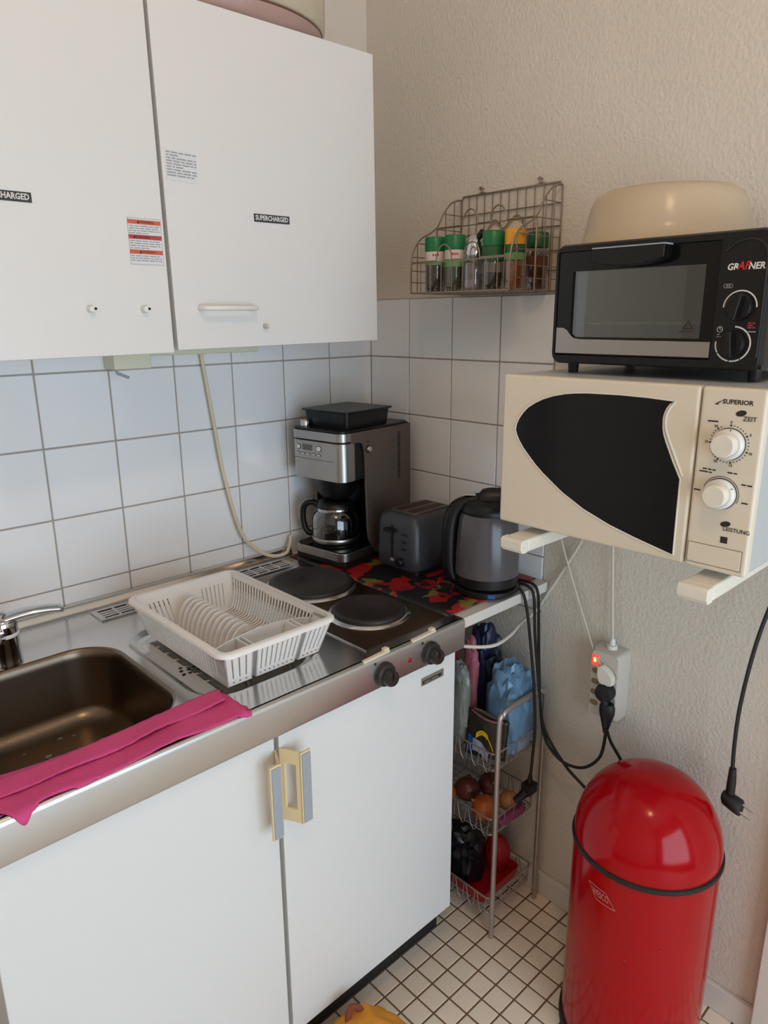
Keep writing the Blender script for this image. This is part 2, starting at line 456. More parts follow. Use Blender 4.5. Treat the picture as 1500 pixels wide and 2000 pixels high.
# lamp holder under the cabinet
lh = thing('cabinet_lamp', 'yellowed strip lamp holder with pull lever under the wall cabinet', 'lamp', (-.72, -.03, 1.41))
MB().box(-.772, -.690, -.055, -.0005, 1.402, 1.4425).build('switch_box', 'old_plastic', lh, bevel=.003)
MB().box(-.690, -.402, -.032, -.0005, 1.426, 1.444).build('strip', 'old_plastic', lh, bevel=.003)
b = MB(); b.tube([(-.768, -.05, 1.402), (-.766, -.052, 1.395), (-.745, -.060, 1.385)], [.003, .0035, .003], 8); b.build('pull_lever', 'grey_plastic', lh)
b = MB(); b.tube(curve([(-.547, -.012, 1.4255), (-.545, -.012, 1.412), (-.528, -.014, 1.271), (-.510, -.016, 1.131), (-.476, -.02, .985), (-.44, -.03, .93), (-.40, -.042, .905), (-.36, -.045, .903), (-.335, -.03, .915), (-.318, -.014, .935)], 8), .0045, 8)
tag(b.build('lamp_cable', 'cord_cream'), 'cream cable hanging from the lamp strip down the white tiles', 'cable')

# things on top of the cabinet
PX, PY, QX, QY = -.510, -.155, 1.0, .725
t = thing('oval_pan', 'dusty pink oval pan on top of the wall cabinet', 'pan', (PX, PY, 2.026))
b = MB(); b.lathe([(.160, .0), (.178, .004), (.192, .016), (.199, .030), (.200, .034), (.196, .034), (.188, .017), (.172, .008), (0, .006)], (PX, PY, 2.0262), n=64, cap=(True, False), sq=(QX, QY)); b.build('pan_body', 'pink_pan', t, angle=60)
b = MB(); b.tube([(PX + .199 * cos(2 * pi * i / 64) * QX, PY + .199 * sin(2 * pi * i / 64) * QY, 2.0600) for i in range(64)], .0022, 6, True); b.build('rim', 'pan_rim', t)
L = []
for r, z in ((.198, 0), (.204, .003), (.206, .03), (.207, .16), (.211, .164), (.211, .172), (.200, .172)):
    L.append([(PX + (r + (.0020 if i % 4 < 2 and r < .209 else 0)) * cos(2 * pi * i / 96) * QX, PY + (r + (.0020 if i % 4 < 2 and r < .209 else 0)) * sin(2 * pi * i / 96) * QY, 2.0624 + z) for i in range(96)])
tag(MB().loft(L, (True, False)).build('storage_tub', 'tub', angle=60), 'ribbed cream plastic tub sitting on the dusty pink pan', 'tub')
# ============================================================ BASE CABINET + WORKTOP
bc = thing('base_cabinet', 'white two-door base cabinet under the steel sink top', 'cabinet', (-.795, -.32, 0))
MB().box(-1.253, -1.237, -.60, -.03, .15, .818).box(-.346, -.330, -.60, -.03, .15, .818).box(-1.237, -.346, -.60, -.03, .15, .166).box(-1.237, -.346, -.038, -.03, .166, .70).build('carcass', 'cabinet', bc)
MB().box(-1.24, -.288, -.535, -.06, 0, .15).build('plinth', 'plinth', bc)
d1 = MB().box(-1.255, -.8025, -.620, -.602, .152, .8205).build('door', 'cabinet', bc, bevel=.002)
d2 = MB().box(-.7935, -.335, -.620, -.602, .152, .8205).build('door', 'cabinet', bc, bevel=.002)
MB().box(-.815, -.780, -.6025, -.6005, .166, .8205).build('gap_strip', 'cabinet_edge', bc, smooth=False)
def handle(par, sgn):
    # slanted tan plate with a window, a grey grip along its outer edge
    x0 = -.7975 + sgn * .003; z0, z1 = .648, .790
    def pt(u, z, t): # u 0..1 from door to grip
        return (x0 + sgn * (.018 * u + t), -.6205 - .036 * u, z)
    b = MB()
    def bar(u0, u1, za, zb, t=.0035):
        b.hexa([pt(u0, za, 0), pt(u1, za, 0), pt(u1, za, t), pt(u0, za, t), pt(u0, zb, 0), pt(u1, zb, 0), pt(u1, zb, t), pt(u0, zb, t)])
    bar(0, 1, z0, z0 + .026); bar(0, 1, z1 - .026, z1); bar(0, .22, z0 + .026, z1 - .026); bar(.78, 1, z0 + .026, z1 - .026)
    b.build('handle', 'tan_plastic', par)
    xa = x0 + sgn * .017
    MB().box(min(xa, xa + sgn * .022), max(xa, xa + sgn * .022), -.6595, -.6545, z0, z1).build('handle_flange', 'tan_plastic', par, bevel=.001)
    xa += sgn * .002
    MB().box(min(xa, xa + sgn * .018), max(xa, xa + sgn * .018), -.6615, -.6585, z0 + .003, z1 - .003).build('handle_grip', 'grey_plastic', par, bevel=.0012, label='grey face of the handle')
handle(d1, -1); handle(d2, 1)
plate(rect(0, .067, 0, .017), FY(-.4405, -.6203, .7715), .0012, 'badge', 'badge', d2, smooth=False)
plate(rect(.003, .060, .0035, .0105), FY(-.4405, -.6216, .7715), .0004, 'badge_field', 'ink', d2, smooth=False)
textlines(FY(-.4405, -.6221, .7715), .008, .054, [.007], .005, 'badge', d2, 'badge_print', seed=5)

ZT = .889
wt = thing('worktop', 'stainless steel sink worktop with two hotplates and knobs', 'worktop', (-.796, -.314, ZT))
def holed(outer, holes, z):
    b = MB(); es = []
    for lp in [outer] + holes:
        v = [b.bm.verts.new((x, y, z)) for x, y in lp]
        es += [b.bm.edges.new((v[i], v[(i + 1) % len(v)])) for i in range(len(v))]
    bmesh.ops.triangle_fill(b.bm, edges=es, use_beauty=True)
    for f in b.bm.faces:
        if f.normal.z < 0: f.normal_flip()
    return b
BX = (-1.245, -.908, -.552, -.196)           # basin mouth
RX = (-.892, -.632, -.562, -.206)            # drip well
basin_rim = rrect(*BX, .085, 10); well_rim = rrect(*RX, .07, 8)
b = holed([(-1.268, -.628), (-.322, -.628), (-.322, -.024), (-1.268, -.024)], [basin_rim, well_rim], ZT)
b.build('top_sheet', 'steel', wt, flip=False)
def shrink(bx, d): return (bx[0] + d, bx[1] - d, bx[2] + d, bx[3] - d)
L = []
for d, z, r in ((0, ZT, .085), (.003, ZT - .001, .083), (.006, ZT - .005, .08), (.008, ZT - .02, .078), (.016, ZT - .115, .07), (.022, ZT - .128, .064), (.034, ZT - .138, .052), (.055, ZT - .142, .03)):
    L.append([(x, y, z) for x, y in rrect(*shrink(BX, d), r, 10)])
MB().loft(L, (False, True)).build('basin', 'basin_painted_reflection', wt, angle=60)
L = []
for d, z, r in ((0, ZT, .07), (.005, ZT - .002, .066), (.012, ZT - .0085, .06), (.02, ZT - .011, .053), (.03, ZT - .009, .045), (.036, ZT - .0085, .04)):
    L.append([(x, y, z) for x, y in rrect(*shrink(RX, d), r, 8)])
MB().loft(L, (False, True)).build('drip_well', 'steel', wt, angle=60)
for k in range(6):
    b = MB(); xx = -.835 + k * .0
    yy = -.285 - k * .038
    b.tube(curve([(-.85, yy, ZT - .0095), (-.80, yy - .012, ZT - .0093), (-.77, yy, ZT - .0093), (-.74, yy - .012, ZT - .0093), (-.70, yy, ZT - .0095)], 5), .0022, 6)
    b.build('ripple', 'steel', wt)
b = MB()
for dx, dy in ((0, 0), (.012, .004), (-.012, .003), (.004, .013), (-.004, -.012), (.013, -.010), (-.014, -.010), (-.008, .014)):
    b.cyl((-.845 + dx * 1.1, -.415 + dy * 1.1, ZT - .0088), .0038, .0006, n=10)
b.build('drain_holes', 'dark_slot', wt, kind='stuff')
# rolled front edge and apron
pr = [(-.624, ZT), (-.6285, ZT), (-.6315, ZT - .0015), (-.6335, ZT - .005), (-.634, ZT - .010), (-.6335, .828), (-.632, .822), (-.624, .822)]
MB().loft([[(x, y, z) for y, z in pr] for x in (-1.268, -.322)]).build('apron', 'apron_steel', wt, angle=50)
pr = [(-.026, ZT), (-.022, ZT + .004), (-.018, ZT + .012), (-.012, ZT + .016), (-.004, ZT + .016), (-.0005, ZT + .013), (-.0005, ZT - .01), (-.026, ZT - .01)]
MB().loft([[(x, y, z) for y, z in pr] for x in (-1.268, -.322)]).build('upstand', 'steel', wt, angle=50)
for x in (-.326, -1.268): MB().box(x, x + .004, -.628, -.024, .828, ZT - .0005).build('end_return', 'steel', wt)
# hob field: sheet with dark reflections put into its colour, low ridge around it
MB().box(-.572, -.324, -.600, -.125, ZT + .0002, ZT + .0012).build('hob_field', 'hob_painted_reflection', wt, bevel=.0005, label='steel field around the hotplates with painted dark reflections')
b = MB(); b.tube([(-.575, -.602, ZT + .001), (-.575, -.49, ZT + .001), (-.575, -.13, ZT + .001)], .002, 6); b.build('ridge', 'steel', wt)
for cx, cy, r in ((-.437, -.252, .098), (-.447, -.470, .078)):
    b = MB(); b.lathe([(r + .012, 0), (r + .008, .004), (r + .002, .006), (r - .002, .005)], (cx, cy, ZT + .001), n=48, cap=(True, True)); b.build('trim_ring', 'steel', wt, angle=60)
    b = MB(); b.lathe([(r - .001, .003), (r, .012), (r - .003, .0145), (r * .86, .0148), (r * .84, .0140), (r * .32, .0140), (r * .29, .0125), (0, .0125)], (cx, cy, ZT), n=48, cap=(True, False)); b.build('hotplate', 'iron', wt, angle=60)
def vent(x0, x1, y0, y1):
    v = MB().box(x0, x1, y0, y1, ZT, ZT + .0015).build('vent', 'dark_slot', wt, smooth=False)
    b = MB(); n = 5; rows = 4
    b.box(x0 - .012, x0, y0 - .008, y1 + .008, ZT, ZT + .004); b.box(x1, x1 + .012, y0 - .008, y1 + .008, ZT, ZT + .004)
    b.box(x0, x1, y0 - .008, y0, ZT, ZT + .004); b.box(x0, x1, y1, y1 + .008, ZT, ZT + .004)
    for k in range(1, rows):
        yy = y0 + (y1 - y0) * k / rows; b.box(x0, x1, yy - .004, yy + .004, ZT + .0012, ZT + .0035)
    for k in range(1, n):
        xx = x0 + (x1 - x0) * k / n; b.box(xx - .003, xx + .003, y0, y1, ZT + .0012, ZT + .0034)
    b.build('vent_grille', 'steel', v, bevel=.0006, seg=1)
vent(-.868, -.70, -.104, -.058); vent(-.55, -.385, -.104, -.058)
for x in (-.558, -.430):
    k = MB(); k.lathe([(.024, 0), (.0245, -.004), (.022, -.010), (.017, -.012)], (x, -.634, .849), 'y', 28)
    k = k.build('knob', 'knob_brown', wt)
    g = MB(); g.lathe([(.0165, -.011), (.016, -.024), (.0135, -.028), (0, -.028)], (x, -.634, .847), 'y', 24, cap=(True, False)); g.build('knob_grip', 'knob_brown', k)
    MB().box(x - .0025, x + .0025, -.6665, -.660, .846, .864).build('knob_ridge', 'knob_brown', k, bevel=.001)
    MB().cyl((x - .022, -.6345, .8765), .003, .001, 'y', 12).build('knob_mark', 'ink', wt)
b = MB(); b.lathe([(.0055, 0), (.0045, -.002), (0, -.003)], (-.488, -.6335, .852), 'y', 16, cap=(True, False)); b.build('indicator_lamp', 'indicator', wt, label='small round red indicator lamp')
for x0, x1 in ((-.607, -.541), (-.479, -.412)):
    MB().hexa([(x0, -.633, ZT - .004), (x1, -.633, ZT - .002), (x1, -.627, ZT), (x0, -.627, ZT), (x0, -.634, ZT + .0015), (x1, -.635, ZT + .004), (x1, -.626, ZT + .005), (x0, -.626, ZT + .002)]).box(x1 - .012, x1, -.632, -.622, ZT, ZT + .008).build('sealant_strip', 'caulk', wt, bevel=.001)
# water drops in the basin
for x, y, r in ((-1.07, -.30, .008), (-1.035, -.255, .006), (-1.012, -.262, .004), (-1.10, -.262, .004), (-1.02, -.31, .003)):
    b = MB(); b.lathe([(r, 0), (r * .85, r * .25), (r * .5, r * .4), (0, r * .45)], (x, y, ZT - .1419), n=14, cap=(True, False), sq=(1, .75)); b.build('water_drop', 'jar_clear', wt)

# faucet
f = thing('faucet', 'chrome single-lever mixer tap behind the sink basin', 'faucet', (-1.082, -.172, ZT))
b = MB(); b.lathe([(.0272, 0), (.0272, .003), (.0262, .006), (.0258, .03), (.0258, .075), (.0255, .084), (.0215, .091), (0, .093)], (-1.082, -.172, ZT), n=32, cap=(True, False)); b.build('body', 'chrome', f, angle=60)
b = MB(); b.tube(curve([(-1.09, -.18, .945), (-1.115, -.24, .965), (-1.14, -.30, .965), (-1.15, -.325, .95)], 6), [.013] * 18 + [.012], 14); b.build('spout', 'chrome', f)
b = MB(); b.lathe([(.0262, 0), (.0272, .002), (.0272, .005), (.0262, .007)], (-1.082, -.172, ZT + .056), n=32); b.build('collar', 'white_plastic', f)
b = MB()
def lev(u, v):
    x = -1.112 + u * .128; y = -.165 - .035 * u + (v - .5) * (.044 - .016 * u); z = .980 + .016 * sin(u * pi * .7) - .006 * u
    return (x, y, z - (2 * v - 1) ** 2 * .007)
b.grid(16, 8, lev); b.build('lever', 'chrome', f, thick=.010, angle=60)
MB().lathe([(.021, .0), (.018, .02), (.010, .026)], (-1.088, -.170, ZT + .078), n=24).build('lever_neck', 'chrome', f, angle=60)

# ============================================================ CLOTH
b = MB()
back = [(-1.235, -.530), (-1.198, -.535), (-1.131, -.546), (-1.028, -.552), (-.939, -.554), (-.872, -.549), (-.858, -.552), (-.853, -.562)]
def along(u):
    k = u * (len(back) - 1); i = min(int(k), len(back) - 2); t = k - i
    return (back[i][0] * (1 - t) + back[i + 1][0] * t, back[i][1] * (1 - t) + back[i + 1][1] * t)
def cl(u, v):
    x, y0 = along(u)
    s = v * (.084 + .030 * math.exp(-((u - .10) / .05) ** 2) + .008 * sin(u * 9) - .010 * (u > .78) * (u - .78) / .22)
    y = y0 - s; z = ZT + .004 + .0018 * sin(u * 23 + v * 3) * (.3 + v) + .0012 * noise.noise((u * 40, v * 6, 0))
    lim = -.634
    if y < lim:
        d = lim - y; z = ZT + .002 - d * .85; y = lim - .003 - d * .25
    if y0 - s > -.556: z -= .0
    return (x + .008 * v * (1 - u) + .004 * noise.noise((v * 5, u * 3, 2)), y, z)
b.grid(90, 14, cl)
def cl2(u, v):
    x = -1.23 + u * (.372 - .012 * v); y = -.551 - v * .040 - .006 * sin(u * 5); z = ZT + .0095 + .0022 * sin(u * 17 + 1 + v * 2) * v + .0015 * noise.noise((u * 30, v * 5, 5))
    return (x, y, z)
b.grid(80, 8, cl2)
tag(b.build('dish_cloth', 'pink_cloth', thick=.0022, angle=180), 'magenta pink dish cloth lying along the front of the sink', 'cloth')

# ============================================================ DISH RACK
ZR0, ZR1 = ZT + .001, .966
dr = thing('dish_rack', 'white plastic dish rack on the steel drip well', 'dish rack', (-.741, -.39, ZR0))
bx = (-.838, -.640, -.540, -.238); tx = (-.857, -.624, -.567, -.213)
def P(s, t, w_, off=0):
    x0 = bx[0] * (1 - w_) + tx[0] * w_; x1 = bx[1] * (1 - w_) + tx[1] * w_; y0 = bx[2] * (1 - w_) + tx[2] * w_; y1 = bx[3] * (1 - w_) + tx[3] * w_
    return Vector((x0 + (x1 - x0) * s, y0 + (y1 - y0) * t, ZR0 + (ZR1 - ZR0) * w_))
TH = .0026
def slab(b, side, a0, a1, w0, w1):
    ds = {'l': Vector((TH, 0, 0)), 'r': Vector((-TH, 0, 0)), 'f': Vector((0, TH, 0)), 'b': Vector((0, -TH, 0))}[side]
    g = {'l': lambda a, w_: P(0, a, w_), 'r': lambda a, w_: P(1, a, w_), 'f': lambda a, w_: P(a, 0, w_), 'b': lambda a, w_: P(a, 1, w_)}[side]
    p = [g(a0, w0), g(a1, w0), g(a1, w1), g(a0, w1)]
    b.hexa([p[0], p[1], p[1] + ds, p[0] + ds, p[3], p[2], p[2] + ds, p[3] + ds])
def slotted(side, slots, sw, w0, w1, name, lo=0, hi=1, bot=0):
    b = MB(); a = lo
    slab(b, side, lo, hi, bot, w0); slab(b, side, lo, hi, w1, 1)
    for c in sorted(slots):
        slab(b, side, a, c - sw / 2, w0, w1); a = c + sw / 2
    slab(b, side, a, hi, w0, w1)
    return b.build(name, 'rack_white', dr, smooth=False)
slotted('l', [.10 + .032 * k for k in range(27)], .017, .16, .84, 'side_panel')
slotted('b', [.13 + .045 * k for k in range(5)] + [.66 + .045 * k for k in range(6)], .013, .12, .74, 'back_panel')
# right side: fine ribs that run from the floor up the wall
b = MB()
slab(b, 'r', 0, 1, .84, 1)
b.build('side_panel', 'rack_white', dr, smooth=False)
for k in range(27):
    t_ = .17 + k * .0305
    b = MB(); pts = []
    for u in range(9):
        a = u / 8
        if a < .45: p = P(.70 + .24 * a / .45, t_, .03)
        else:
            c = (a - .45) / .55; p = P(.94 + .055 * min(1, c * 2.2), t_, .03 + .83 * c ** 1.25)
        pts.append(p)
    b.tube(pts, .0021, 5); b.build('rib', 'rack_white', dr)
# front: three cutlery cups with gaps between
for lo, hi, n in ((0, .25, 3), (.285, .715, 8), (.75, 1, 4)):
    sl = [lo + (hi - lo) * (k + 1) / (n + 1) for k in range(n)]
    slotted('f', sl, .013, .2, .8, 'cutlery_cup', lo, hi)
    b = MB()
    for a in (lo, hi):
        p0, p1, p2, p3 = P(a, 0, 0), P(a, .15, 0), P(a, .15, .93), P(a, 0, .93); d = Vector((TH if a == lo else -TH, 0, 0))
        b.hexa([p0, p0 + d, p1 + d, p1, p3, p3 + d, p2 + d, p2])
    p = [P(lo, 0, 0), P(hi, 0, 0), P(hi, .15, 0), P(lo, .15, 0)]; up = Vector((0, 0, TH)); b.hexa([v for v in p] + [v + up for v in p])
    b.build('cup_wall', 'rack_white', dr, smooth=False)
    b = MB()
    for s_ in sl:
        q_ = P(s_, 0, .1); b.cyl((q_.x, q_.y - .0002, q_.z), .0016, .0006, 'y', 8)
    b.build('cup_holes', 'dark_slot', dr, kind='stuff')
b = MB()
for k in range(24):   # curved divider, higher in the middle
    s0, s1 = k / 24, (k + 1) / 24; h = lambda s: .74 + .24 * sin(pi * s) ** .8
    p = [P(s0, .155, .02), P(s1, .155, .02), P(s1, .175, .02), P(s0, .175, .02), P(s0, .155, h(s0)), P(s1, .155, h(s1)), P(s1, .165, h(s1)), P(s0, .165, h(s0))]
    b.hexa(p)
b.build('divider', 'rack_white', dr, smooth=False)
b = MB()
p = [P(0, .15, 0), P(.66, .15, 0), P(.66, 1, 0), P(0, 1, 0)]; b.hexa(p + [v + Vector((0, 0, .003)) for v in p])
for t_ in (.15, .56, .985):
    p = [P(.66, t_ - .012, 0), P(1, t_ - .012, 0), P(1, t_ + .012, 0), P(.66, t_ + .012, 0)]; b.hexa(p + [v + Vector((0, 0, .003)) for v in p])
b.build('base', 'rack_white', dr, smooth=False)
b = MB()
for k in range(30):
    for s_ in (.13, .655):
        p = P(s_, .22 + k * .025, .05); b.box(p.x - .003, p.x + .003, p.y - .0017, p.y + .0017, ZR0 + .003, ZR0 + .0034)
b.build('base_slots', 'dark_slot', dr, smooth=False, kind='stuff')
for k in range(12):   # plate arches
    t_ = .26 + k * .058; b = MB(); n = 14; L = []
    for i in range(n + 1):
        a = pi * i / n; ro, ri = 1, .80
        L.append((a, ro, ri))
    for i in range(n):
        q8 = []
        for dy in (-.0022, .0022):
            for a, rr in ((L[i][0], 1), (L[i + 1][0], 1), (L[i + 1][0], .8), (L[i][0], .8)):
                c = P(.44, t_, 0); q8.append((c.x - .036 * rr * cos(a), c.y + dy, c.z + .003 + .062 * rr * sin(a)))
        b.hexa(q8)
    b.build('plate_arch', 'rack_white', dr, smooth=False)
# rim
def rimp(k, off, dz):
    o = [P(0, 0, 1), P(1, 0, 1), P(1, 1, 1), P(0, 1, 1)]
    x0, x1, y0, y1 = tx[0] - off, tx[1] + off, tx[2] - off, tx[3] + off
    return [(x, y, ZR1 + dz) for x, y in rrect(x0, x1, y0, y1, .016 + off, 5)]
MB().loft([rimp(0, -.003, -.002), rimp(0, -.003, .002), rimp(0, .004, .002), rimp(0, .008, -.0005), rimp(0, .009, -.006), rimp(0, .0065, -.006), rimp(0, .005, -.002), rimp(0, -.003, -.002)], (False, False)).build('rim', 'rack_white', dr, angle=60)

# ============================================================ SHELF BESIDE THE WORKTOP
sh = MB().box(-.3215, -.0065, -.626, -.004, .862, .886).build('shelf_board', 'white_paint', bevel=.001)
tag(sh, 'white shelf board between the steel worktop and right wall', 'shelf')
b = MB(); b.grid(14, 14, lambda u, v: (-.343 + u * .325, -.600 + v * .560, .8915 + .0008 * sin(u * 9) * sin(v * 7)))
tag(b.build('table_mat', 'flower_mat', thick=.0018), 'black table mat with red flowers under toaster and kettle', 'mat')

# ============================================================ COFFEE MACHINE
cm = thing('coffee_machine', 'steel and black filter coffee machine in the corner', 'coffee machine', (-.208, -.133, .8925), R(7))
X0, X1, YW = -.12, .145, .0895
def cbox(*a): return MB().box(*a)
MB().box(X0 + .005, X1, -YW + .002, YW - .002, .0, .018).build('base', 'black', cm, local=True, bevel=.004)
L = []
for z, d in ((.018, 0), (.040, 0)):
    L.append([(x, y, z) for x, y in rrect(X0 - .002, X1, -YW, YW, .022, 6)])
MB().loft(L).build('base_band', 'brushed', cm, local=True, bevel=.0015)
L = [[(x, y, z) for x, y in rrect(X0 + .002, X1 - .004, -YW + .004, YW - .004, .02, 6)] for z in (.0395, .0425)]
MB().loft(L).build('base_top', 'black_gloss', cm, local=True)
MB().lathe([(.062, .0425), (.062, .045), (.0, .045)], (-.048, 0.006, 0), n=40, cap=(True, False)).build('warming_plate', 'black', cm, local=True)
MB().box(.022, X1, -YW + .004, YW - .004, .04, .345).build('column', 'black', cm, local=True, bevel=.004)
# side panels, silver, with a curved cut at the front
sp = [(.000, .018), (X1, .018), (X1, .342), (X0 + .03, .342), (X0 + .03, .316), (-.065, .316), (-.050, .312), (-.043, .300), (-.040, .285), (-.032, .09), (-.028, .06)]
for sgn in (-1, 1):
    MB().prism(sp, lambda u, v, h: (u, sgn * (YW - .004 + h), v), 0, .006).build('side_panel', 'silver_plastic', cm, local=True, bevel=.001)
# head
L = [[(x, y, z) for x, y in rrect(X0 + .004, .03, -YW + .004, YW - .004, .02, 6)] for z in (.222, .325)]
MB().loft(L).build('head', 'black', cm, local=True)
L = [[(x, y, z) for x, y in rrect(X0, -.058, -YW, YW, .024, 8)] for z in (.222, .317)]
MB().loft(L).build('front_panel', 'brushed', cm, local=True, bevel=.001)
L = [[(x, y, z) for x, y in rrect(X0 - .001, .02, -YW - .0008, YW + .0008, .025, 8)] for z in (.321, .342)]
MB().loft(L).build('top_band', 'brushed', cm, local=True, bevel=.001)
L = [[(x, y, z) for x, y in rrect(X0 + .001, X1, -YW + .001, YW - .001, .022, 8)] for z in (.342, .348)]
MB().loft(L).build('top_cover', 'black', cm, local=True, bevel=.002)
MB().box(X0 - .0004, X0 + .002, -YW + .03, YW - .012, .2715, .2724).build('panel_seam', 'ink', cm, local=True)
# controls
MB().box(X0 - .0006, X0 + .002, .012, .046, .293, .308).build('display', 'lcd', cm, local=True)
for y, z, r in ((.059, .300, .005), (-.012, .300, .0062)):
    k = MB().cyl((X0 - .0006, y, z), r + .0018, .003, 'x', 18).build('button_ring', 'ink', cm, local=True)
    MB().cyl((X0 - .0022, y, z), r, .004, 'x', 18).build('button', 'white_plastic', k, local=True)
for k in range(5):
    y = .062 - k * .0185
    g = MB().box(X0 - .0008, X0 + .001, y - .0058, y + .0058, .2812, .2862).build('button_ring', 'ink', cm, local=True)
    MB().box(X0 - .0018, X0 + .001, y - .0045, y + .0045, .2824, .2850).build('button', 'white_plastic', g, local=True)
# hopper
def taper(z0, z1, a, b2, x0, x1, hw):
    return [[(x, y, z0) for x, y in rrect(x0 + a, x1 - a, -hw + a, hw - a, .012, 4)], [(x, y, z1) for x, y in rrect(x0 + b2, x1 - b2, -hw + b2, hw - b2, .012, 4)]]
MB().loft(taper(.346, .387, .006, .002, -.088, .085, .076)).build('hopper', 'black', cm, local=True, bevel=.002)
MB().loft(taper(.387, .391, -.004, -.004, -.088, .085, .076)).build('hopper_lid', 'black', cm, local=True, bevel=.001)
k = MB(); k.lathe([(.013, .348), (.013, .358), (.0115, .364), (0, .364)], (-.092, .062, 0), n=20, cap=(True, False)); k.build('grind_dial', 'chrome', cm, local=True)
# right side details
y = -YW - .0022
k = MB(); k.lathe([(.0105, 0), (.0105, -.002)], (-.027, y + .001, .296), 'y', 20); k = k.build('side_dial_ring', 'ink', cm, local=True)
g = MB(); g.lathe([(.0075, -.001), (.0075, -.006), (.006, -.008), (0, -.008)], (-.027, y + .001, .296), 'y', 20, cap=(True, False)); g.build('side_dial', 'chrome', k, local=True)
MB().prism(rrect(.090, .101, .20, .325, .005, 5), lambda u, v, h: (u, y - h + .001, v), 0, .001).build('water_gauge', 'toaster_dark', cm, local=True)
b = MB()
for k in range(5): b.box(.068, .078, y, y + .001, .232 + .018 * k, .2335 + .018 * k)
b.build('gauge_marks', 'toaster_dark', cm, local=True)
MB().box(-.033, -.020, y, y + .001, .313, .316).build('dial_mark', 'toaster_dark', cm, local=True)
# filter basket under the head
b = MB(); b.lathe([(.038, .165), (.05, .18), (.056, .222)], (-.045, .004, 0), n=32); b.build('filter_basket', 'black', cm, local=True)
# carafe (lifts out)
cf = thing('coffee_carafe', 'glass coffee carafe with black handle inside the coffee machine', 'carafe', (-.208, -.133, .8925), R(7))
c0 = (-.050, .006, .0455)
b = MB(); b.lathe([(.053, 0), (.0585, .004), (.061, .02), (.061, .062), (.057, .076), (.047, .087)], c0, n=40, cap=(True, False)); b.build('glass', 'carafe_glass', cf, local=True, angle=60)
b = MB(); b.lathe([(.0600, 0), (.0616, .003), (.0620, .012), (.0610, .0135)], (c0[0], c0[1], c0[2] + .003), n=40, cap=(False, False)); b.build('foot_band', 'brushed', cf, local=True, angle=60)
b = MB(); b.lathe([(.046, .083), (.048, .085), (.048, .097), (.043, .108), (.02, .114), (0, .114)], c0, n=40, cap=(True, False)); b.build('lid', 'black', cf, local=True, angle=60)
b = MB(); b.lathe([(.0485, .084), (.0492, .086), (.0485, .092)], c0, n=40, cap=(False, False)); b.build('collar', 'chrome', cf, local=True)
dirv = Vector((-.45, .893, 0)).normalized()
def hp(r, z): return Vector(c0) + dirv * r + Vector((0, 0, z))
b = MB(); b.tube(curve([hp(.044, .092), hp(.062, .1), hp(.079, .095), hp(.088, .078), hp(.088, .045), hp(.079, .02), hp(.060, .014)], 6), .008, 10); b.build('handle', 'black', cf, local=True)
b = MB(); b.tube(curve([hp(.060, .108), hp(.080, .104), hp(.096, .082), hp(.096, .045), hp(.086, .014)], 6), .0022, 8); b.build('handle_trim', 'brushed', cf, local=True)

# ============================================================ TOASTER
to = thing('toaster', 'dark grey two-slot toaster between coffee machine and kettle', 'toaster', (-.155, -.335, .8925))
TL = []
for z, d, r in ((.014, .006, .02), (.02, .001, .02), (.05, 0, .02), (.125, .003, .022), (.142, .009, .022), (.150, .018, .02)):
    TL.append([(x, y, z) for x, y in rrect(-.083 + d * .6, .087 - d * .6, -.071 + d, .071 - d, r, 6)])
MB().loft(TL).build('housing', 'toaster_grey', to, local=True, angle=50)
MB().loft([[(x, y, z) for x, y in rrect(-.07, .075, -.06, .06, .015, 5)] for z in (0, .015)]).build('foot_base', 'black', to, local=True)
tp = MB().loft([[(x, y, z) for x, y in rrect(-.058, .070, -.043, .043, .012, 5)] for z in (.1495, .1535)]).build('top_plate', 'silver_plastic', to, local=True, bevel=.001)
for yc in (-.020, .020):
    MB().loft([[(x, yc + y, z) for x, y in rrect(-.050, .062, -.0125, .0125, .005, 4)] for z in (.1530, .1540)]).build('slot', 'slot_red', tp, local=True)
xf = -.0825
MB().box(xf - .001, xf + .004, .006, .013, .040, .120).build('lever_slot', 'black', to, local=True)
MB().box(xf - .017, xf + .003, -.004, .026, .106, .114).build('lever', 'black', to, local=True, bevel=.002)
for z in (.104, .086, .068): MB().box(xf - .002, xf + .004, -.043, -.024, z - .003, z + .003).build('button', 'toaster_dark', to, local=True, bevel=.001)
b = MB(); b.lathe([(.011, .004), (.011, -.010), (.009, -.013), (0, -.013)], (xf, -.022, .034), 'x', 20, cap=(True, False)); b.build('browning_dial', 'black', to, local=True)
MB().box(xf - .0005, xf + .003, .004, .016, .030, .037).build('sticker', 'grey_plastic', to, local=True)

# ============================================================ KETTLE
ke = thing('kettle', 'black electric kettle with smoky body beside the toaster', 'kettle', (-.160, -.560, .8925), R(128))
